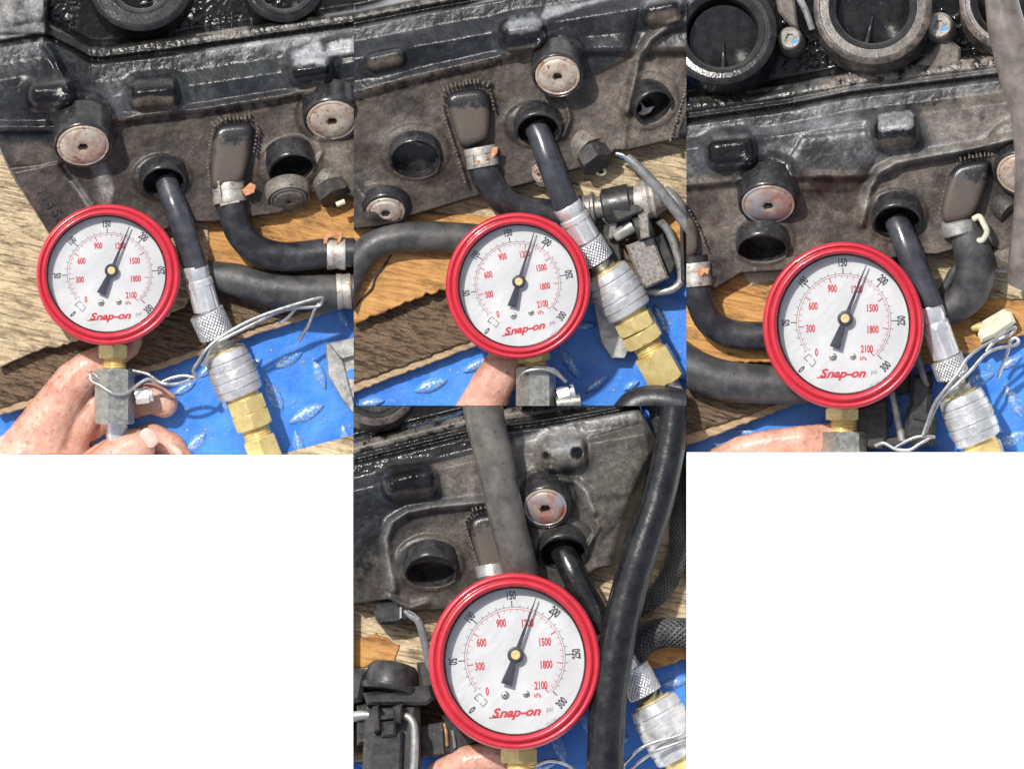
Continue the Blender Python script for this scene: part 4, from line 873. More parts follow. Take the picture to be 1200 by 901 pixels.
# connectors and harness at the right
b = thing('wiring_connector', 'black round sensor body with chrome band right of the second tester hose', 'connector', (730, 240, 40), 'connectors and sensors')
cyl(b, (672, 246, 42), (712, 242, 46), [(0, 14), (.2, 16), (.5, 16), (.55, 19), (.62, 19), (.66, 13), (1, 13)], 'bolt_dull', 'clamp_ring'); cyl(b, (706, 243, 46), (752, 234, 50), [(0, 16), (.06, 21), (.70, 22), (.74, 18), (1, 17)], 'black_plastic', 'sensor_body')
cyl(b, (742, 237, 50), (780, 230, 48), [(0, 17), (.25, 21), (.4, 24), (.5, 22), (.6, 24), (.7, 20), (1, 15)], 'clamp', 'clamp_ring')
MB().prism([(715, 246), (756, 236), (758, 246), (724, 260)], 48, 68, 2).build('sensor_flange', 'matte_black', b, 20)
MB().prism([(694, 256), (720, 248), (728, 300), (738, 350), (720, 352), (700, 310)], 22, 34, 2).build('mounting_plate', 'matte_black', b, 20)
MB().tube([(778, 224, 48), (792, 236, 50), (800, 256, 48)], 8, 14).build('side_pipe', 'galv', b)
b = thing('wiring_connector', 'grey rectangular connector held in a bent steel rod loop, second picture', 'connector', (755, 300, 30), 'connectors and sensors')
MB().prism([(733, 288), (765, 276), (784, 326), (758, 338), (752, 334)], 24, 52, 2.5).build('connector_body', 'bolt_dull', b, 20)
MB().prism([(764, 277), (777, 273), (792, 310), (785, 324)], 18, 40, 2).build('connector_side', 'black_plastic', b, 20)
cyl(b, (744, 268, 50), (764, 262, 50), [(0, 14), (.1, 16), (.35, 16), (.36, 14.5), (.5, 14.5), (.51, 16), (.9, 16), (1, 13)], 'matte_black', 'round_collar'); MB().prism([(748, 252), (760, 249), (762, 278), (751, 281)], 60, 69, 1.5).build('latch', 'bolt_dull', b, 20)
cyl(b, (720, 278, 48), (742, 264, 50), [(0, 6), (.05, 7), (.9, 8), (1, 8)], 'galv', 'steel_pin'); MB().prism([(703, 254), (722, 250), (724, 262), (718, 280), (712, 280), (714, 266)], 40, 48, 1.5).build('clip_tab', 'bolt_dull', b, 20)
MB().tube([(742, 340, 30), (770, 342, 30), (790, 338, 32), (799, 325, 34), (793, 295, 38), (783, 270, 42), (772, 258, 46)], 5.2, 16, 10).build('rod_loop', 'galv', b)
MB().prism([(797, 262), (801, 260), (803, 330), (798, 328)], 34, 44, 1).build('thin_fin', 'black_plastic', b, 20)
b = thing('sleeved_cable', 'grey sleeved cable with a bare blue end crossing the plank, second picture', 'cable', (765, 220, 60), 'sleeved cables')
MB().tube([(735, 184, 62, 5), (750, 198, 66, 6), (772, 222, 66, 6.5), (790, 244, 64, 6.5), (812, 274, 60, 6.5)], 6, 16).build('sleeve', 'grey_cable', b); MB().tube([(722, 180, 60), (730, 182, 62), (737, 187, 62)], 2, 8).build('bare_wire', 'wire', b); MB().tube([(726, 183, 58), (737, 187, 63)], 1.3, 8).build('blue_core', 'blue', b)
t = thing('dark_hose', 'short dark hose across the bottom right corner of the second picture', 'hose', (770, 468, 50), 'dark hoses')
MB().tube([(733, 490, 48, 20), (745, 476, 50, 20), (765, 470, 52, 19), (790, 473, 54, 19), (825, 480, 54, 19)], 19, 32, 8).build('hose', 'rubber', t, 60)
hand('thumb pointing up below the second gauge', [[(540, 560, 10, 46), (560, 490, 24, 31), (575, 455, 34, 26), (590, 430, 38, 24), (600, 418, 36, 20)]], [], (565, 460, 30))
# ================================================================== PICTURE THREE, upper right
setpanel(804.5, 1202, -2, 529.5, 30)
floor_sheet('blue painted tread plate floor around the wire and coupler, upper right', [(1145, 445, 20, 20, 7), (1188, 470, -62, 20, 7), (1185, 425, 30, 14, 5), (1185, 515, 25, 19, 7), (1165, 500, -30, 12, 5), (880, 508, -12, 16, 5), (1020, 520, 70, 10, 4), (1050, 490, 60, 12, 4)])
plank('orange varnished plank behind the left hoses, upper right picture', [(795, 345), (850, 318), (960, 300), (1000, 320), (1000, 420), (900, 425), (795, 425)], 24, 34, 'wood_orange', 1.4)
plank('rough brown beam under the dusty hose at the left of the third picture', [(795, 415), (1000, 400), (1040, 395), (1040, 430), (960, 455), (880, 485), (795, 512)], 10, 22, 'wood_brown', 1.2)
plank('thin pale edge strip of the brown beam, third picture', [(795, 511), (880, 484), (960, 454), (1040, 429), (1100, 412), (1100, 424), (1040, 438), (960, 464), (880, 494), (795, 526)], 5, 18, 'wood_edge', .8)
plank('weathered plank right of the bent hose, third picture', [(1060, 300), (1130, 290), (1210, 300), (1210, 352), (1150, 350), (1060, 356)], 18, 28, 'wood_pale', 1.8)
plank('orange weathered plank under the nylon block, third picture', [(1060, 352), (1150, 348), (1210, 340), (1210, 390), (1150, 410), (1090, 425), (1060, 430)], 14, 24, 'wood_orange', 1.8)
soil = MB().prism([(862, 305), (935, 300), (980, 310), (930, 328), (880, 336)], 30, 38, 4)
solo(soil, 'crumbled_dirt', 'soil', 'crumbly dirt lying on the orange plank under the port', 'dirt', kind='stuff', base=(900, 320, 30))

eh = thing('engine_head', 'dusty cast engine head in the upper right picture, under the open intake throats', 'engine', (1000, 180, 30), 'engine heads in the four pictures')
h = HF(804.5, 1202, -2, 345, gain=.52)
G = [(800, 141), (920, 124), (1000, 108), (1100, 96), (1180, 86), (1205, 83)]
RG = [(800, 216), (860, 211), (900, 205), (1010, 205), (1060, 190), (1205, 158)]
h.lines([(sh(G, -32), 10), (sh(G, -26), 46), (sh(G, -16), 54), (sh(G, -9), 56), (sh(G, -7), 50), (sh(G, -4), 60), (sh(G, -1), 60), (sh(G, 1), 50), (sh(G, 3), 50), (sh(G, 6), 64), (sh(G, 22), 66), (sh(G, 34), 78), (sh(RG, -6), 78), (sh(RG, 2), 80), (sh(RG, 9), 70), ([(800, 340), (1205, 300)], 58)])
h.raise_(h.box(857, 178, 30, 21, 6, 15), 28, 15); h.raise_(h.box(1050, 156, 28, 20, 6, 14), 30, 15)
h.ridge([(1010, 262), (1014, 240), (1020, 220), (1032, 202), (1050, 190), (1080, 184), (1140, 174), (1205, 158)], 12, 5)
h.raise_(h.poly([(940, 160), (1020, 150), (1030, 180), (1012, 210), (1000, 225), (940, 225), (905, 215)]), 5, 12)
h.raise_(h.ell(900, 215, 42, 38), 8, 12); h.raise_(h.ell(893, 280, 40, 32), 6, 10); h.raise_(h.ell(1050, 252, 38, 32), 7, 10); h.raise_(h.ell(1190, 180, 36, 40), 8, 10)
h.ridge([(885, 318), (892, 335)], 4, 3); h.raise_(h.ell(905, 320, 30, 22), 4, 8)
h.Z = blur(h.Z, 1.2)
def pit(cx, cy, rx, ry, a, zz=12): h.Z = h.Z + (zz - h.Z) * (1 - sstep(-2, 1, h.ell(cx, cy, rx, ry, a)))
pit(894, 292, 28, 14, 0); pit(1052, 262, 27, 18, 0)
h.Z += (h.n2 - .5) * .8 + (h.n1 - .5) * 1.6
yy = lambda L: h.Y - np.interp(h.X, [p[0] for p in L], [p[1] for p in L])
dR = yy(RG); dG = yy(G)
h.paint(np.ones_like(h.X), (.07, .07, .078), .34); h.paint(sstep(.44, .58, h.n3) * 1., (.18, .18, .188), .42, .7)
h.paint(h.blot(h.ell(930, 185, 80, 18, 6), 9, 16), (.06, .055, .055), .45, .8); h.paint(h.blot(h.ell(835, 185, 40, 22), 8, 14), (.08, .08, .09), .4, .7)
h.paint(h.blot(h.poly([(880, 150), (1000, 135), (1020, 148), (940, 152), (885, 158)]), 4, 8), (.30, .31, .33), .35, .8)
h.paint(h.blot(h.poly([(1080, 120), (1200, 100), (1200, 170), (1100, 172), (1085, 150)]), 7, 12), (.27, .235, .185), .7, .9)
h.paint(h.blot(h.ell(1080, 118, 30, 5, 8), 3, 8), (.05, .05, .05), .3, .8)
h.paint(sstep(-14, -2, dR + (h.n2 - .5) * 14) * (h.X < 1060), BROWN, .72); h.paint(sstep(-4, 5, dR) * 1., BROWN, .72)
h.paint(sstep(2, 10, dR) * sstep(.44, .60, h.n3), (.20, .155, .12), .8, .85)
h.paint(h.blot(h.ell(965, 215, 14, 14), 5, 5), (.035, .008, .008), .5, .8)
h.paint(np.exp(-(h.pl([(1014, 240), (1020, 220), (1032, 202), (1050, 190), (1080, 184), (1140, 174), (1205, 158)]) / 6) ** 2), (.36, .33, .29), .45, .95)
for cx, cy, w, hh in ((857, 176, 27, 16), (1050, 152, 25, 16)): h.paint(h.blot(h.box(cx, cy, w, hh, 6, 12), 1, 2), (.012, .012, .014), .22); h.paint(np.exp(-(h.pl([(cx - w + 8, cy - 15), (cx + w - 8, cy - 17)]) / 3.2) ** 2), (.24, .24, .25), .3, .75)  # light grey line on the pad tops paints in their bright reflection
h.paint(h.blot(h.box(1050, 142, 20, 10, 6, 4), 1.5, 3), (.62, .63, .65), .4, .95); h.paint(h.blot(h.ell(1150, 135, 6, 4), 2, 3), (.1, .09, .08), .6)
h.paint(h.blot(h.box(1048, 170, 22, 8, 6, 6), 2, 5), (.13, .10, .08), .7, .8)
h.paint(h.blot(h.ell(900, 212, 38, 32), 4, 6), BLACK, .25, .9); h.paint(h.blot(h.ell(893, 280, 36, 28), 5, 9), (.15, .125, .10), .6, .8); h.paint(h.blot(h.ell(1050, 250, 34, 28), 5, 9), (.16, .13, .10), .6, .7)
wet = (dG < -8) * 1.
h.paint((dG < 3) * 1., (.20, .195, .19), .32); h.paint((dG < -8) * sstep(.40, .55, h.n1), (.04, .038, .034), .22); h.paint((dG < -24) * 1., OIL, .12)
h.paint((dG < 2) * (dG > -20) * (h.X < 930) , (.03, .028, .026), .2, .85); h.paint((dG < -8) * (dG > -22) * (h.X > 960) * sstep(.38, .48, h.n2), (.30, .25, .21), .5, .85)
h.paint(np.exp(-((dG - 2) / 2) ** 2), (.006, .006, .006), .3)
h.Z += wet * (h.n4 - .5) * 3.4 * sstep(.5, .62, h.n1)
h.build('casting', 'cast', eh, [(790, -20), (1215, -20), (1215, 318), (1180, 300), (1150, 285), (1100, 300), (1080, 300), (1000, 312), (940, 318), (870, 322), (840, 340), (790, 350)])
plug(eh, (900.5, 240), h.z(900, 215) + 13, (.0, .70, .71), 31.5, 30, 7, 'plug_disc2', 'ring')
plug(eh, (1196, 204), h.z(1190, 180) + 12, (-.1, .55, .83), 28, 30, 7, 'plug_disc', 'ring')
collar(eh, (894, 294), h.z(894, 318) + 10, (.0, .76, .65), 27.5, 31, 14, 'ring')
collar(eh, (1052, 263), h.z(1050, 285) + 13, (.02, .64, .77), 26, 30.5, 17)
MB().rprism([(1112, 205), (1120, 195), (1132, 190), (1158, 187), (1162, 192), (1154, 222), (1142, 256), (1106, 264), (1102, 250)], 52, 88, 9).build('water_neck', 'neck', eh, 60)
teeth(eh, [(1098, 262), (1106, 232), (1112, 202), (1124, 190), (1134, 186), (1166, 182)], 1, 7, 2.2, 4.6, 80)
teeth(eh, [(806, 245), (816, 262), (826, 290)], 1, 6, 2.2, 4.4, 80)
MB().rprism([(796, 235), (810, 243), (818, 262), (820, 300), (796, 306)], 52, 80, 9).build('water_neck', 'neck', eh, 60)
cyl(eh, (1172, 236, 50), (1186, 250, 62), [(0, 16), (.5, 18), (1, 16)], 'matte_black', 'hex_plug')
MB().prism([(1155, 296), (1215, 270), (1215, 318), (1190, 320), (1168, 312)], 40, 62, 8).build('lower_lug', 'ring_dusty', eh, 30)

throat('black open intake throat at the upper left of the third picture, oily rim', (846, 37), 78, (-.08, -.30, .95), 61, 42, 46, 'intake throats along the tops', 'throat', rot=0)
throat('dusty rimmed intake throat in the top middle of the third picture', (1023, 8), 82, (-.03, -.28, .96), 66, 43, 50, 'intake throats along the tops', 'throat_rim', rot=-12)
throat('partly hidden intake throat behind the grey pipe, top right', (1186, 0), 78, (0, -.25, .96), 58, 40, 46, 'intake throats along the tops', 'throat_rim', rot=0)
for (x, y, r, lb) in ((926, 45, 12.5, 'hex socket bolt with blue paint between the two left throats'), (1101, 30, 14.5, 'hex socket bolt with blue paint right of the middle throat')):
    b = thing('socket_bolt', lb, 'bolt', (x, y, 50), 'socket bolts by the throats')
    cyl(b, (x + 2, y + 6, 30), (x, y, 62), [(0, r + 4), (.8, r + 2.5), (1, r + 1)], 'ring_dusty', 'bolt_boss')
    MB().lathe((x, y, 62), (0, -.1, 1), [(r, 0), (r, 3), (r - 1.5, 4.2), (r * .45, 4.0), (r * .42, 1)], 48, rf=lambda a, t_, q: hexr(a, q) if q < r * .5 else q).build('bolt_head', 'bolt_dull', b, 30)
    MB().lathe((x + r * .42, y + r * .36, 66.4), (0, 0, 1), [(r * .34, -1), (r * .34, .2), (.5, .4)], 14).build('paint_dab', 'paint_blue', b)
b = thing('support_web', 'pale ribbed bracket web between the left and middle throats', 'bracket', (920, 20, 40), 'webs between the throats')
MB().prism([(908, -10), (930, -10), (936, 34), (926, 30), (912, 14)], 40, 62, 3).build('web_plate', 'ring_dusty', b, 25); MB().tube([(932, -10, 60), (944, 12, 58), (952, 34, 54)], 4, 12).build('web_rib', 'galv', b)
b = thing('support_web', 'broken edged bracket web below the right bolt', 'bracket', (1100, 55, 40), 'webs between the throats')
MB().prism([(1072, 76), (1090, 62), (1104, 44), (1112, 40), (1118, 50), (1126, 56), (1126, 74), (1100, 82)], 34, 52, 3).build('web_plate', 'ring_dusty', b, 25)
t = thing('steel_pipe', 'thick grey brown pipe running down the right edge of the third picture', 'pipe', (1195, 120, 90))
MB().tube([(1172, -30, 100, 19), (1175, 5, 100, 20), (1182, 40, 100, 23), (1196, 85, 100, 26), (1210, 130, 98, 26), (1215, 190, 96, 26), (1214, 250, 92, 26), (1208, 300, 84, 26), (1204, 330, 70, 24)], 32, 40, 8).build('pipe_tube', 'pipe_grey', t, 60)

t = thing('coolant_hose', 'black elbow hose with a rusty clamp at the left edge of the third picture', 'hose', (840, 370, 50), 'coolant hoses')
MB().tube([(812, 300, 60), (815, 325, 60), (820, 350, 58), (832, 376, 54), (856, 391, 50), (895, 394, 48), (930, 394, 46)], 17, 36, 10).build('hose', 'rubber', t, 60)
clampring(t, (815, 322, 60), Vector((.1, .99, 0)).normalized(), 17.5, 28); MB().prism([(818, 314), (832, 314), (830, 322), (826, 320), (822, 325), (818, 322)], 76, 80, 1).build('clamp_tab', 'clamp_tab', t, 20)
t = thing('coolant_hose', 'thick dusty hose with a dark patch, lowest at the left of the third picture', 'hose', (860, 445, 40), 'coolant hoses')
MB().tube([(785, 412, 36, 22), (815, 434, 40, 24), (850, 446, 42, 24), (890, 450, 42, 23), (940, 452, 40, 22), (970, 452, 36, 20)], 22, 36, 8).build('hose', 'rubber_dusty', t, 60)
t = thing('coolant_hose', 'grey elbow hose with a pale spring clamp curling right of the third gauge', 'hose', (1140, 320, 50), 'coolant hoses')
MB().tube([(1124, 248, 62, 18), (1131, 270, 62, 20), (1140, 292, 60, 23), (1143, 320, 56, 24), (1134, 346, 50, 22), (1112, 362, 46, 19), (1085, 366, 42, 17), (1060, 364, 40, 16)], 20, 40, 10).build('hose', 'rubber_dusty', t, 60)
MB().lathe((1121, 252, 63), (.25, .97, 0), [(19, 0), (20.5, .5), (20.5, 8), (22, 9), (22, 22), (21, 23.5)], 56).build('hose_clamp', 'galv', t, 30)
MB().tube([(1141, 257, 84), (1148, 254, 86), (1153, 262, 86), (1157, 272, 84), (1152, 281, 80), (1146, 282, 78)], 3.6, 12).build('clamp_tab', 'offwhite', t)
MB().tube([(1098, 352, 34, 5), (1110, 334, 36, 6), (1118, 320, 38, 7), (1128, 312, 40, 8)], 6, 14).build('bleed_stub', 'rubber_dusty', t)
t = thing('metal_rod', 'short grey rod resting on the plank at the right of the third picture', 'rod', (1175, 315, 30)); MB().tube([(1150, 312, 36), (1172, 314, 36), (1184, 315, 36)], 6, 16, smooth=False).build('rod_shaft', 'galv', t, 30)
MB().tube([(1120, 286, 44), (1140, 292, 44), (1210, 310, 34)], 3, 10).build('rod_wire', 'matte_black', t)

t = thing('tester_hose', 'compression tester line in the upper right picture, wet hose top and tilted coupler', 'hose', (1090, 380, 60), 'compression tester lines')
tester_line(t, [(1050, 258, 60, 14), (1056, 270, 66, 15), (1064, 292, 72, 15.5), (1078, 325, 73, 15.8), (1091, 361, 72, 16)], (1088, 358, 72), (1110, 420, 64), (1108, 418, 64), (1117, 440, 58), (1125, 462, 50), (1148, 516, 44), 16, 18.5, 20, 28.5)
brass_stack(t, [((1146, 512, 44), (1151, 524, 43), 'n', 21), ((1150, 521, 43), (1158, 545, 42), 'h', 25)])
gauge((988.5, 381.5), 94.5, 98.3, 108, (989, 380), 77.6, 82, (989, 377), 1, (990.7, 373.2), (1015.6, 310.5), (978.5, 407.5), 'gauge hanging straight at 170 psi, upper right, one fingertip at its lower left', 1.0)
t = adapter('steel fitting cut off below the third gauge', 989, 478, 492, 506, 560, 44, 38)
cs = thing('wiring_connector', 'ribbed black cable connector beside the third gauge with two grey wires', 'connector', (1078, 480, 30), 'connectors and sensors')
MB().prism([(1068, 440), (1092, 434), (1094, 448), (1090, 482), (1098, 492), (1096, 522), (1074, 524), (1060, 512), (1062, 480), (1066, 474)], 26, 56, 5).build('connector_body', 'black_plastic', cs, 25)
MB().prism([(1070, 486), (1086, 490), (1086, 494), (1070, 490)], 54, 59, .5).build('body_rib', 'black_plastic', cs); MB().prism([(1082, 500), (1090, 501), (1090, 516), (1082, 515)], 54, 58, .5).build('latch', 'matte_black', cs)
MB().tube([(1075, 412, 60, 3), (1078, 425, 60, 4.5), (1084, 445, 62, 3.5), (1088, 452, 60, 2)], 3.5, 12).build('grey_wire', 'grey_cable', cs); MB().tube([(1070, 410, 58), (1074, 430, 58)], 2.2, 10).build('thin_wire', 'grey_cable', cs)
cs = thing('steel_rod_bracket', 'black plate and slanting steel rod under the third gauge', 'bracket', (1030, 500, 20))
MB().prism([(1000, 480), (1040, 466), (1042, 508), (1034, 526), (1012, 524), (1002, 528)], 14, 40, 3).build('black_plate', 'matte_black', cs, 20); MB().tube([(1046, 460, 40, 4), (1052, 488, 40, 5), (1058, 516, 38, 5.5)], 5, 14, smooth=False).build('slanting_rod', 'galv', cs)
MB().prism([(1034, 512), (1070, 510), (1066, 520), (1036, 524)], 24, 36, 2).build('rod_foot', 'matte_black', cs, 20); MB().prism([(1048, 440), (1068, 434), (1068, 460), (1052, 464)], 20, 34, 2).build('upper_block', 'matte_black', cs, 20)
wires('twisted pair of tie wires sweeping over the third coupler to the right edge', [
    [(1082, 510, 74), (1088, 492, 76), (1096, 472, 82), (1108, 456, 88), (1122, 438, 90), (1134, 420, 86), (1148, 408, 80), (1166, 398, 74), (1182, 386, 66), (1190, 384, 62), (1184, 392, 60), (1166, 400, 58), (1156, 412, 60)],
    [(1084, 508, 70), (1094, 484, 74), (1104, 466, 82), (1120, 452, 88), (1138, 434, 84), (1154, 416, 78), (1170, 408, 74), (1188, 405, 70), (1194, 400, 68), (1190, 396, 66), (1184, 400, 64), (1182, 410, 58), (1176, 426, 50), (1170, 442, 40)],
    [(1026, 522, 62), (1036, 519, 66), (1050, 526, 68), (1066, 527, 70), (1078, 520, 70), (1094, 511, 68)],
    [(1050, 524, 64), (1064, 516, 68), (1080, 511, 70), (1096, 512, 68)]], 2.1, (1110, 460, 78))
b = thing('nylon_block', 'pale translucent hex nylon block lying on the plank, upper right', 'block', (1160, 380, 30))
MB().prism([(1152, 376), (1176, 362), (1186, 366), (1191, 378), (1168, 394), (1150, 402), (1146, 392)], 26, 46, 4).build('block_body', 'offwhite', b, 20); MB().tube([(1139, 384, 34, 4), (1148, 383, 36, 6), (1156, 384, 38, 7)], 5, 14).build('brass_insert', 'brass', b)
hand('fingertip reaching in from the lower left of the third gauge', [[(840, 560, 6, 34), (870, 530, 30, 20), (900, 522, 36, 19), (940, 518, 38, 20), (985, 514, 34, 20)], [(900, 560, 10, 40), (960, 550, 20, 30)]], [], (900, 520, 30))
# ================================================================== PICTURE FOUR, lower middle
setpanel(414, 804, 476, 901.5, 10)
floor_sheet('blue painted tread plate floor below the fourth gauge', [(690, 850, -60, 18, 6), (655, 875, -70, 18, 6), (705, 885, -65, 16, 5), (725, 870, 30, 14, 5), (790, 800, 15, 16, 6), (690, 822, 30, 14, 5), (434, 896, 0, 12, 4), (640, 895, 20, 14, 5)])
plank('weathered pale plank at the right edge of the fourth picture', [(660, 655), (725, 560), (815, 540), (815, 735), (760, 745), (700, 748), (660, 730)], 20, 32, 'wood_pale', 1.6)
plank('orange weathered plank crossing behind the black hose, fourth picture', [(690, 752), (740, 735), (815, 720), (815, 768), (760, 786), (700, 800)], 12, 24, 'wood_orange', 1.6)
plank('sunlit plank behind the black connector, left of the fourth picture', [(404, 705), (560, 690), (560, 800), (404, 815)], 20, 30, 'wood_pale', 1.4)
plank('glossy orange patch of board at the left edge of the fourth picture', [(404, 752), (440, 742), (470, 756), (462, 776), (404, 784)], 24, 32, 'wood_orange', 1.5)
plank('brown board behind the connector at the lower left', [(404, 812), (560, 796), (560, 872), (404, 885)], 10, 20, 'wood_brown', 1.2)
plank('thin edge strip of the lower board beside the connector', [(404, 884), (560, 871), (560, 880), (404, 893)], 6, 14, 'wood_edge', .6)

eh = thing('engine_head', 'end of the cast engine head in the lower middle picture, with its slanted right corner', 'engine', (600, 580, 30), 'engine heads in the four pictures')
h = HF(414, 790, 476, 735, gain=.60)
G = [(410, 542), (555, 506), (640, 495), (745, 476), (800, 468)]
RG = [(410, 640), (440, 622), (468, 600), (500, 590), (600, 582), (800, 570)]
h.lines([(sh(G, -30), 14), (sh(G, -24), 46), (sh(G, -16), 54), (sh(G, -9), 54), (sh(G, -7), 48), (sh(G, -4), 60), (sh(G, -1), 60), (sh(G, 1), 52), (sh(G, 5), 66), (sh(G, 20), 66), (sh(G, 34), 78), (sh(RG, 4), 76), (sh(RG, 12), 72), ([(410, 730), (800, 680)], 58)])
h.Z += 14 * sstep(0, 30, 0 * h.X + (h.Y - 476)) * 0
h.raise_(h.box(480, 565, 34, 20, 6, 16), 28, 16); h.raise_(h.box(661, 532, 27, 21, 4, 14), 26, 14)
h.ridge([(462, 690), (456, 660), (452, 632), (460, 612), (478, 600), (510, 594), (570, 588)], 12, 5)
h.ridge([(655, 562), (675, 564), (688, 578), (696, 600)], 10, 4.5); h.ridge([(690, 640), (702, 618), (700, 612)], 5, 2.5)
h.raise_(h.poly([(680, 490), (748, 476), (770, 505), (772, 520), (748, 560), (735, 600), (700, 640), (690, 600), (680, 560), (690, 520)]), 6, 16)
h.raise_(h.poly([(672, 492), (745, 478), (752, 496), (680, 516)]), 5, 6)
rt = h.poly([(752, 480), (790, 480), (790, 730), (700, 730), (716, 650), (735, 590), (762, 530)]); h.Z -= 26 * sstep(4, -12, rt) * 1.0 if False else 20 * (1 - sstep(-14, 2, rt))
h.raise_(h.ell(640, 582, 36, 36), 8, 10); h.raise_(h.ell(503, 660, 42, 34), 6, 10); h.raise_(h.ell(657, 634, 40, 30), 7, 10)
h.ridge([(456, 700), (480, 712), (500, 706)], 5, 4)
h.Z = blur(h.Z, 1.2)
def pit(cx, cy, rx, ry, a, zz=12): h.Z = h.Z + (zz - h.Z) * (1 - sstep(-2, 1, h.ell(cx, cy, rx, ry, a)))
pit(505, 673, 28, 14, 0); pit(660, 650, 27, 17, 0)
for cx, cy, r in ((459, 569, 5), (481, 557, 5), (640, 533, 6), (676, 531, 8)): h.raise_(h.ell(cx, cy, r, r), 3 if r < 8 else -5, 4)
h.Z += (h.n2 - .5) * .8 + (h.n1 - .5) * 1.6
yy = lambda L: h.Y - np.interp(h.X, [p[0] for p in L], [p[1] for p in L])
dR = yy(RG); dG = yy(G)
h.paint(np.ones_like(h.X), SLATE, .3); h.paint(h.blot(h.poly([(500, 545), (560, 528), (600, 525), (600, 585), (530, 585), (505, 575)]), 6, 10), (.20, .175, .14), .75, .9)
h.paint(h.blot(h.poly([(590, 520), (690, 500), (690, 560), (600, 580)]), 8, 12), (.20, .178, .145), .7, .85)
h.paint(h.blot(h.poly([(600, 515), (680, 492), (748, 478), (756, 494), (690, 512), (610, 530)]), 4, 6), (.30, .29, .275), .45, .85)
h.paint(h.blot(h.poly([(690, 505), (760, 490), (772, 520), (735, 600), (715, 660), (660, 690), (690, 600)]), 6, 12), (.125, .108, .088), .65, .95)
h.paint(sstep(-4, 6, dR) * (h.X < 690), (.078, .062, .05), .65); h.paint(sstep(2, 10, dR) * sstep(.44, .6, h.n3), (.125, .105, .085), .75, .8)
h.paint(h.blot(h.ell(430, 615, 24, 50), 8, 14), BLACK, .4, .8)
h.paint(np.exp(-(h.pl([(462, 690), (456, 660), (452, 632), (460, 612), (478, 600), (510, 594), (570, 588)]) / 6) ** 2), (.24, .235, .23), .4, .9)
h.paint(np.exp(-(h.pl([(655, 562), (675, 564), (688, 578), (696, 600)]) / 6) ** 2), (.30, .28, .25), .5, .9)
h.paint(h.blot(h.box(480, 562, 31, 16, 6, 13), 2, 4), (.012, .012, .014), .16); h.paint(h.blot(h.box(485, 581, 24, 6, 6, 4), 3, 5), (.12, .10, .08), .8)
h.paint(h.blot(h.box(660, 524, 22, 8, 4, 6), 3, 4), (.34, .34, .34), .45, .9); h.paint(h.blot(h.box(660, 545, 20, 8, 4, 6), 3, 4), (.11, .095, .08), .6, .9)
for cx, cy, r in ((676, 531, 7), (640, 533, 5)): h.paint(h.blot(h.ell(cx, cy, r, r), 1.5, 1), OIL, .12)
h.paint(h.blot(h.ell(640, 580, 33, 32), 4, 6), (.09, .085, .08), .3, .9); h.paint(h.blot(h.ell(503, 658, 36, 28), 5, 8), (.09, .085, .08), .5, .8); h.paint(h.blot(h.ell(657, 632, 36, 25), 5, 8), (.11, .10, .085), .55, .8)
h.paint(sstep(-2, 3, -rt) * 1., (.15, .14, .125), .55, .9)
h.paint((dG < 4) * 1., (.03, .029, .028), .2); h.paint((dG < -9) * (dG > -22) * sstep(.36, .46, h.n2), (.21, .18, .15), .6, .85); h.paint((dG < -24) * 1., OIL, .15)
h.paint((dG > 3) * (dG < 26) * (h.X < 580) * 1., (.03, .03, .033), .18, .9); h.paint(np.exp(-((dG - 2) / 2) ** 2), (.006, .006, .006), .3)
h.Z += ((dG < 14) & (dG > -6) & (h.X < 600)) * (h.n4 - .5) * 3 * sstep(.45, .6, h.n1)
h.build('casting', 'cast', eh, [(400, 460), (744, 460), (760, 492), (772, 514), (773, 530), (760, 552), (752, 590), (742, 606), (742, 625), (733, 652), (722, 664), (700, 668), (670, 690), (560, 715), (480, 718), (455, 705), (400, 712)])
plug(eh, (639, 595), h.z(640, 575) + 12, (-.02, .56, .83), 26, 26, 7, 'plug_disc2', 'ring')
collar(eh, (505, 672), h.z(505, 695) + 12, (.0, .72, .69), 28, 32, 17, 'ring')
collar(eh, (660, 651), h.z(660, 675) + 13, (.05, .62, .78), 26, 30.5, 19)
MB().rprism([(549, 618), (552, 608), (562, 602), (596, 598), (604, 608), (604, 660), (596, 672), (566, 676), (560, 660)], 52, 84, 9).build('water_neck', 'neck', eh, 60)
teeth(eh, [(564, 672), (554, 640), (545, 612), (552, 600), (566, 596), (600, 593)], 1, 7, 2.2, 4.2, 80)
MB().lathe((577, 668, 72), (.1, .9, .1), [(18, -6), (20, -5), (20, 8), (18, 10)], 40).build('hose_clamp', 'galv', eh, 30)
MB().tube([(648, 681, 30, 12), (664, 688, 40, 13)], 12, 20).build('small_plug', 'clamp', eh)
throat('dark intake ring cut off at the top left of the fourth picture', (440, 450), 64, (0, -.25, .96), 46, 32, 30, 'intake throats along the tops', 'throat_rim', valve=False)

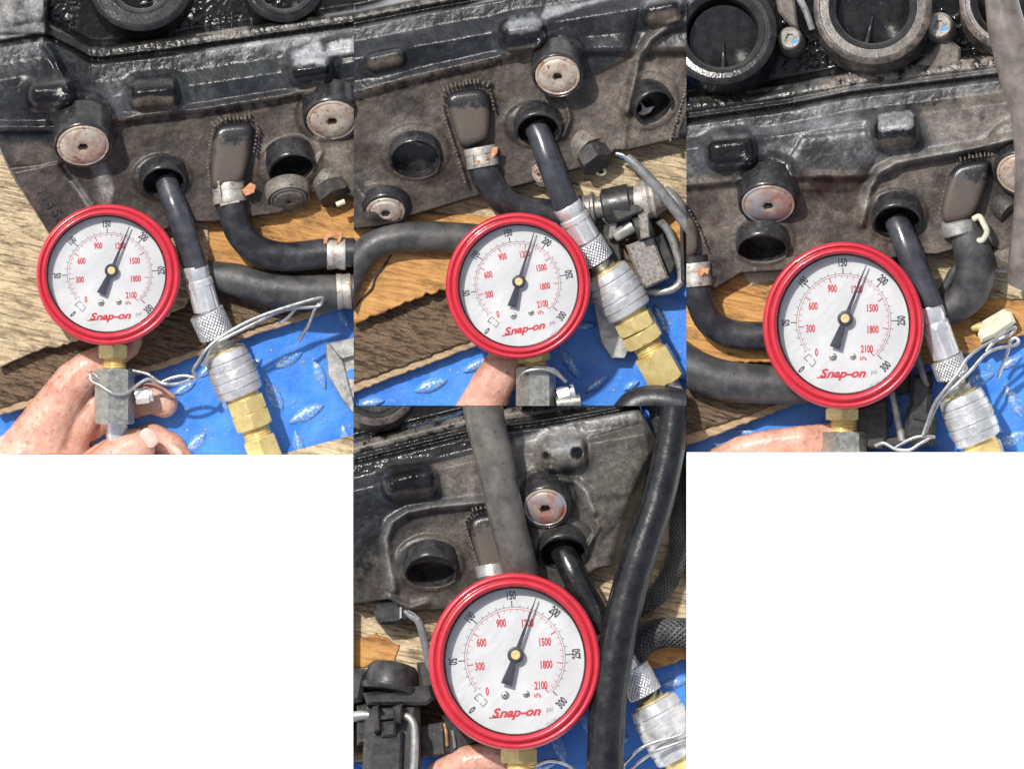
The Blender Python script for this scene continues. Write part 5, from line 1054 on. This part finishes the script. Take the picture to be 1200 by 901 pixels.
t = thing('vacuum_hose', 'dusty grey hose coming straight down over the engine face onto the fourth gauge', 'hose', (590, 570, 110))
MB().tube([(563, 455, 118, 24), (568, 490, 118, 23.5), (577, 530, 117, 22.5), (587, 575, 116, 21.5), (596, 615, 108, 21), (604, 645, 96, 21), (609, 668, 84, 21), (614, 700, 70, 21)], 22, 40, 8).build('hose', 'hose_grey', t, 60)
t = thing('dark_hose', 'long glossy black hose curving down the right side of the fourth picture', 'hose', (750, 680, 100), 'dark hoses')
MB().tube([(795, 440, 92, 17), (790, 490, 94, 17.5), (783, 535, 96, 18.5), (770, 590, 98, 19.5), (750, 650, 100, 20.5), (735, 700, 100, 21), (722, 760, 100, 21.5), (713, 820, 98, 22), (710, 870, 96, 22), (709, 920, 94, 22)], 20, 44, 10).build('hose', 'rubber_black', t, 60)
def braided(parent, pts, r):
    P = MB().tube(pts, r, 24, 12); P.build('inner_hose', 'matte_black', parent, 60)
    base = [Vector((p[0], -p[1], p[2])) for p in pts]; Q = []
    for i in range(len(base) - 1):
        p0, p1, p2, p3 = base[max(i - 1, 0)], base[i], base[i + 1], base[min(i + 2, len(base) - 1)]
        for k in range(40):
            t = k / 40; Q.append(.5 * ((2 * p1) + (p2 - p0) * t + (2 * p0 - 5 * p1 + 4 * p2 - p3) * t * t + (3 * p1 - p0 - 3 * p2 + p3) * t ** 3))
    mb = MB(); up = None; F = []
    for i, p in enumerate(Q):
        tt = (Q[min(i + 1, len(Q) - 1)] - Q[max(i - 1, 0)]).normalized()
        up = tt.orthogonal().normalized() if up is None else (up - tt * up.dot(tt)).normalized(); F.append((p, up, tt.cross(up)))
    s = [0]
    for i in range(1, len(Q)): s.append(s[-1] + (Q[i] - Q[i - 1]).length)
    for sg in (1, -1):
        for k in range(16):
            line = []
            for i, (p, u, v) in enumerate(F):
                a = 2 * math.pi * k / 16 + sg * s[i] / 17; q = p + (u * math.cos(a) + v * math.sin(a)) * (r + .7 + .35 * sg * math.sin(s[i] * 1.1 + k)); line.append((q.x, -q.y, q.z))
            mb.tube(line[::2], 1.15, 4, smooth=False)
    o = mb.build('braid_strands', 'rubber_dusty', parent, 60); o['kind'] = 'stuff'; return o
t = thing('braided_hose', 'black braided hose bowing out to the right edge of the fourth picture', 'hose', (780, 745, 50), 'braided hoses'); braided(t, [(735, 775, 46), (752, 752, 48), (775, 742, 50), (805, 742, 50), (830, 750, 48)], 16)
t = thing('braided_hose', 'braided black hose hidden behind the long glossy hose, fourth picture', 'hose', (775, 600, 50), 'braided hoses'); braided(t, [(764, 458, 44), (776, 490, 46), (788, 540, 46), (796, 600, 46), (794, 650, 46), (776, 690, 44), (745, 712, 42), (730, 720, 40)], 11)
t = thing('tester_hose', 'compression tester line in the lower middle picture, mostly behind the black hose', 'hose', (730, 760, 50), 'compression tester lines')
tester_line(t, [(656, 641, 58, 14), (664, 655, 66, 15), (674, 676, 72, 15.5), (692, 708, 72, 16), (708, 742, 70, 16.5)], (706, 738, 70), (738, 792, 62), (740, 782, 60), (757, 814, 56), (764, 822, 50), (798, 886, 44), 16.5, 18.5, 20.5, 31, 'rubber_black')
brass_stack(t, [((796, 882, 44), (806, 902, 43), 'n', 23)])
gauge((603, 775), 101, 104, 118, (603.5, 774.7), 82.8, 86.6, (603.5, 770.5), 3.5, (604.3, 767.3), (628.3, 700), (593.5, 802), 'biggest gauge, lower middle picture, grey hose touching its top rim', 1.06)
t = adapter('brass nut and fitting just under the fourth gauge, cut off by the picture edge', 610, 876, 894, 904, 940, 60, 42)
wires('thin wire looping over the fourth coupler near the lower right corner', [[(812, 852, 80), (795, 862, 84), (772, 868, 84), (752, 876, 80), (738, 888, 74), (730, 898, 68), (736, 903, 64), (750, 892, 70), (768, 880, 82), (790, 872, 84), (812, 864, 82)]], 2.0, (770, 875, 80))
wires('dark curled wire crossing under the fourth gauge', [[(628, 897, 70), (640, 892, 74), (652, 892, 76), (668, 898, 74), (680, 910, 70)]], 2.0, (650, 895, 70))
b = thing('wiring_connector', 'black oval plug with one grey wire under the engine corner, fourth picture', 'connector', (460, 716, 50), 'connectors and sensors')
MB().prism([(438, 716), (442, 708), (466, 704), (470, 710), (482, 712), (486, 722), (478, 728), (462, 732), (446, 732), (440, 726)], 36, 66, 4).build('connector_body', 'black_plastic', b, 25)
MB().prism([(468, 711), (471, 711), (471, 724), (468, 725)], 66, 70, .6).build('latch', 'steel', b)
MB().tube([(474, 716, 70, 2.5), (482, 722, 72, 4), (490, 728, 72, 4.5), (496, 745, 70, 5), (501, 768, 66, 5), (504, 790, 60, 5)], 4.5, 14).build('grey_wire', 'grey_cable', b); MB().tube([(478, 716, 76, 1.5), (486, 720, 76, 1.5), (491, 726, 76, 1.5)], 1.5, 8).build('bare_wire', 'wire', b)
b = thing('sensor_housing', 'large black plastic sensor cap on a ribbed stem, lower left of the fourth picture', 'sensor', (455, 840, 40))
cyl(b, (456, 812, 62), (462, 778, 56), [(0, 34), (.1, 36), (.2, 36), (.24, 32), (.8, 30), (.95, 26), (1, 20)], 'black_plastic', 'cap')
MB().prism([(425, 812), (505, 802), (510, 818), (500, 826), (430, 826)], 60, 82, 4).build('cap_flange', 'black_plastic', b, 30)
MB().prism([(428, 826), (492, 820), (494, 910), (424, 910)], 30, 74, 8).build('stem', 'matte_black', b, 30)
MB().prism([(436, 862), (472, 856), (470, 910), (432, 910)], 70, 84, 3).build('stem_rib', 'black_plastic', b, 20)
MB().prism([(436, 828), (444, 826), (446, 856), (438, 858)], 72, 92, 2).build('clip_arm', 'black_plastic', b, 20); MB().prism([(460, 828), (472, 824), (470, 848), (462, 846)], 72, 92, 2).build('clip_arm', 'black_plastic', b, 20)
MB().prism([(444, 838), (462, 836), (462, 842), (444, 844)], 72, 86, 1).build('clip_bar', 'black_plastic', b, 20); MB().prism([(447, 846), (464, 844), (464, 862), (447, 864)], 72, 90, 3).build('latch', 'black_plastic', b, 20)
MB().prism([(404, 782), (432, 784), (428, 800), (424, 822), (404, 826)], 40, 70, 6).build('side_boss', 'matte_black', b, 30)
MB().prism([(418, 826), (430, 824), (430, 870), (418, 874)], 34, 60, 3).build('side_fin', 'black_plastic', b, 30)
MB().prism([(488, 776), (512, 774), (516, 814), (494, 818)], 40, 66, 4).build('side_boss', 'matte_black', b, 30)
MB().tube([(408, 842, 60, 6), (422, 838, 64, 6), (438, 838, 66, 5)], 6, 14).build('pin', 'galv', b); MB().tube([(466, 838, 74, 4), (478, 840, 80, 4.5), (485, 850, 82, 5), (486, 872, 82, 5), (484, 912, 80, 5)], 5, 14).build('rod_loop', 'galv', b)
b = thing('wiring_connector', 'low black two pin connector between the sensor cap and the fourth gauge', 'connector', (510, 865, 30), 'connectors and sensors')
MB().prism([(490, 850), (520, 846), (522, 884), (494, 888)], 22, 44, 2).build('connector_body', 'matte_black', b, 20); MB().prism([(518, 838), (545, 838), (560, 870), (530, 884), (520, 880)], 26, 50, 3).build('connector_socket', 'black_plastic', b, 20)
MB().tube([(521, 848, 50), (523, 858, 53), (524, 874, 52)], 2.2, 8).build('copper_pin', 'copper', b); MB().tube([(530, 856, 50), (532, 866, 53), (533, 876, 52)], 2, 8).build('grey_wire', 'grey_cable', b)
hand('knuckle pushing up under the fourth gauge at the lower left', [[(500, 960, 10, 44), (525, 916, 30, 30), (550, 896, 46, 24), (580, 890, 52, 20), (600, 894, 50, 16)]], [], (550, 900, 40))
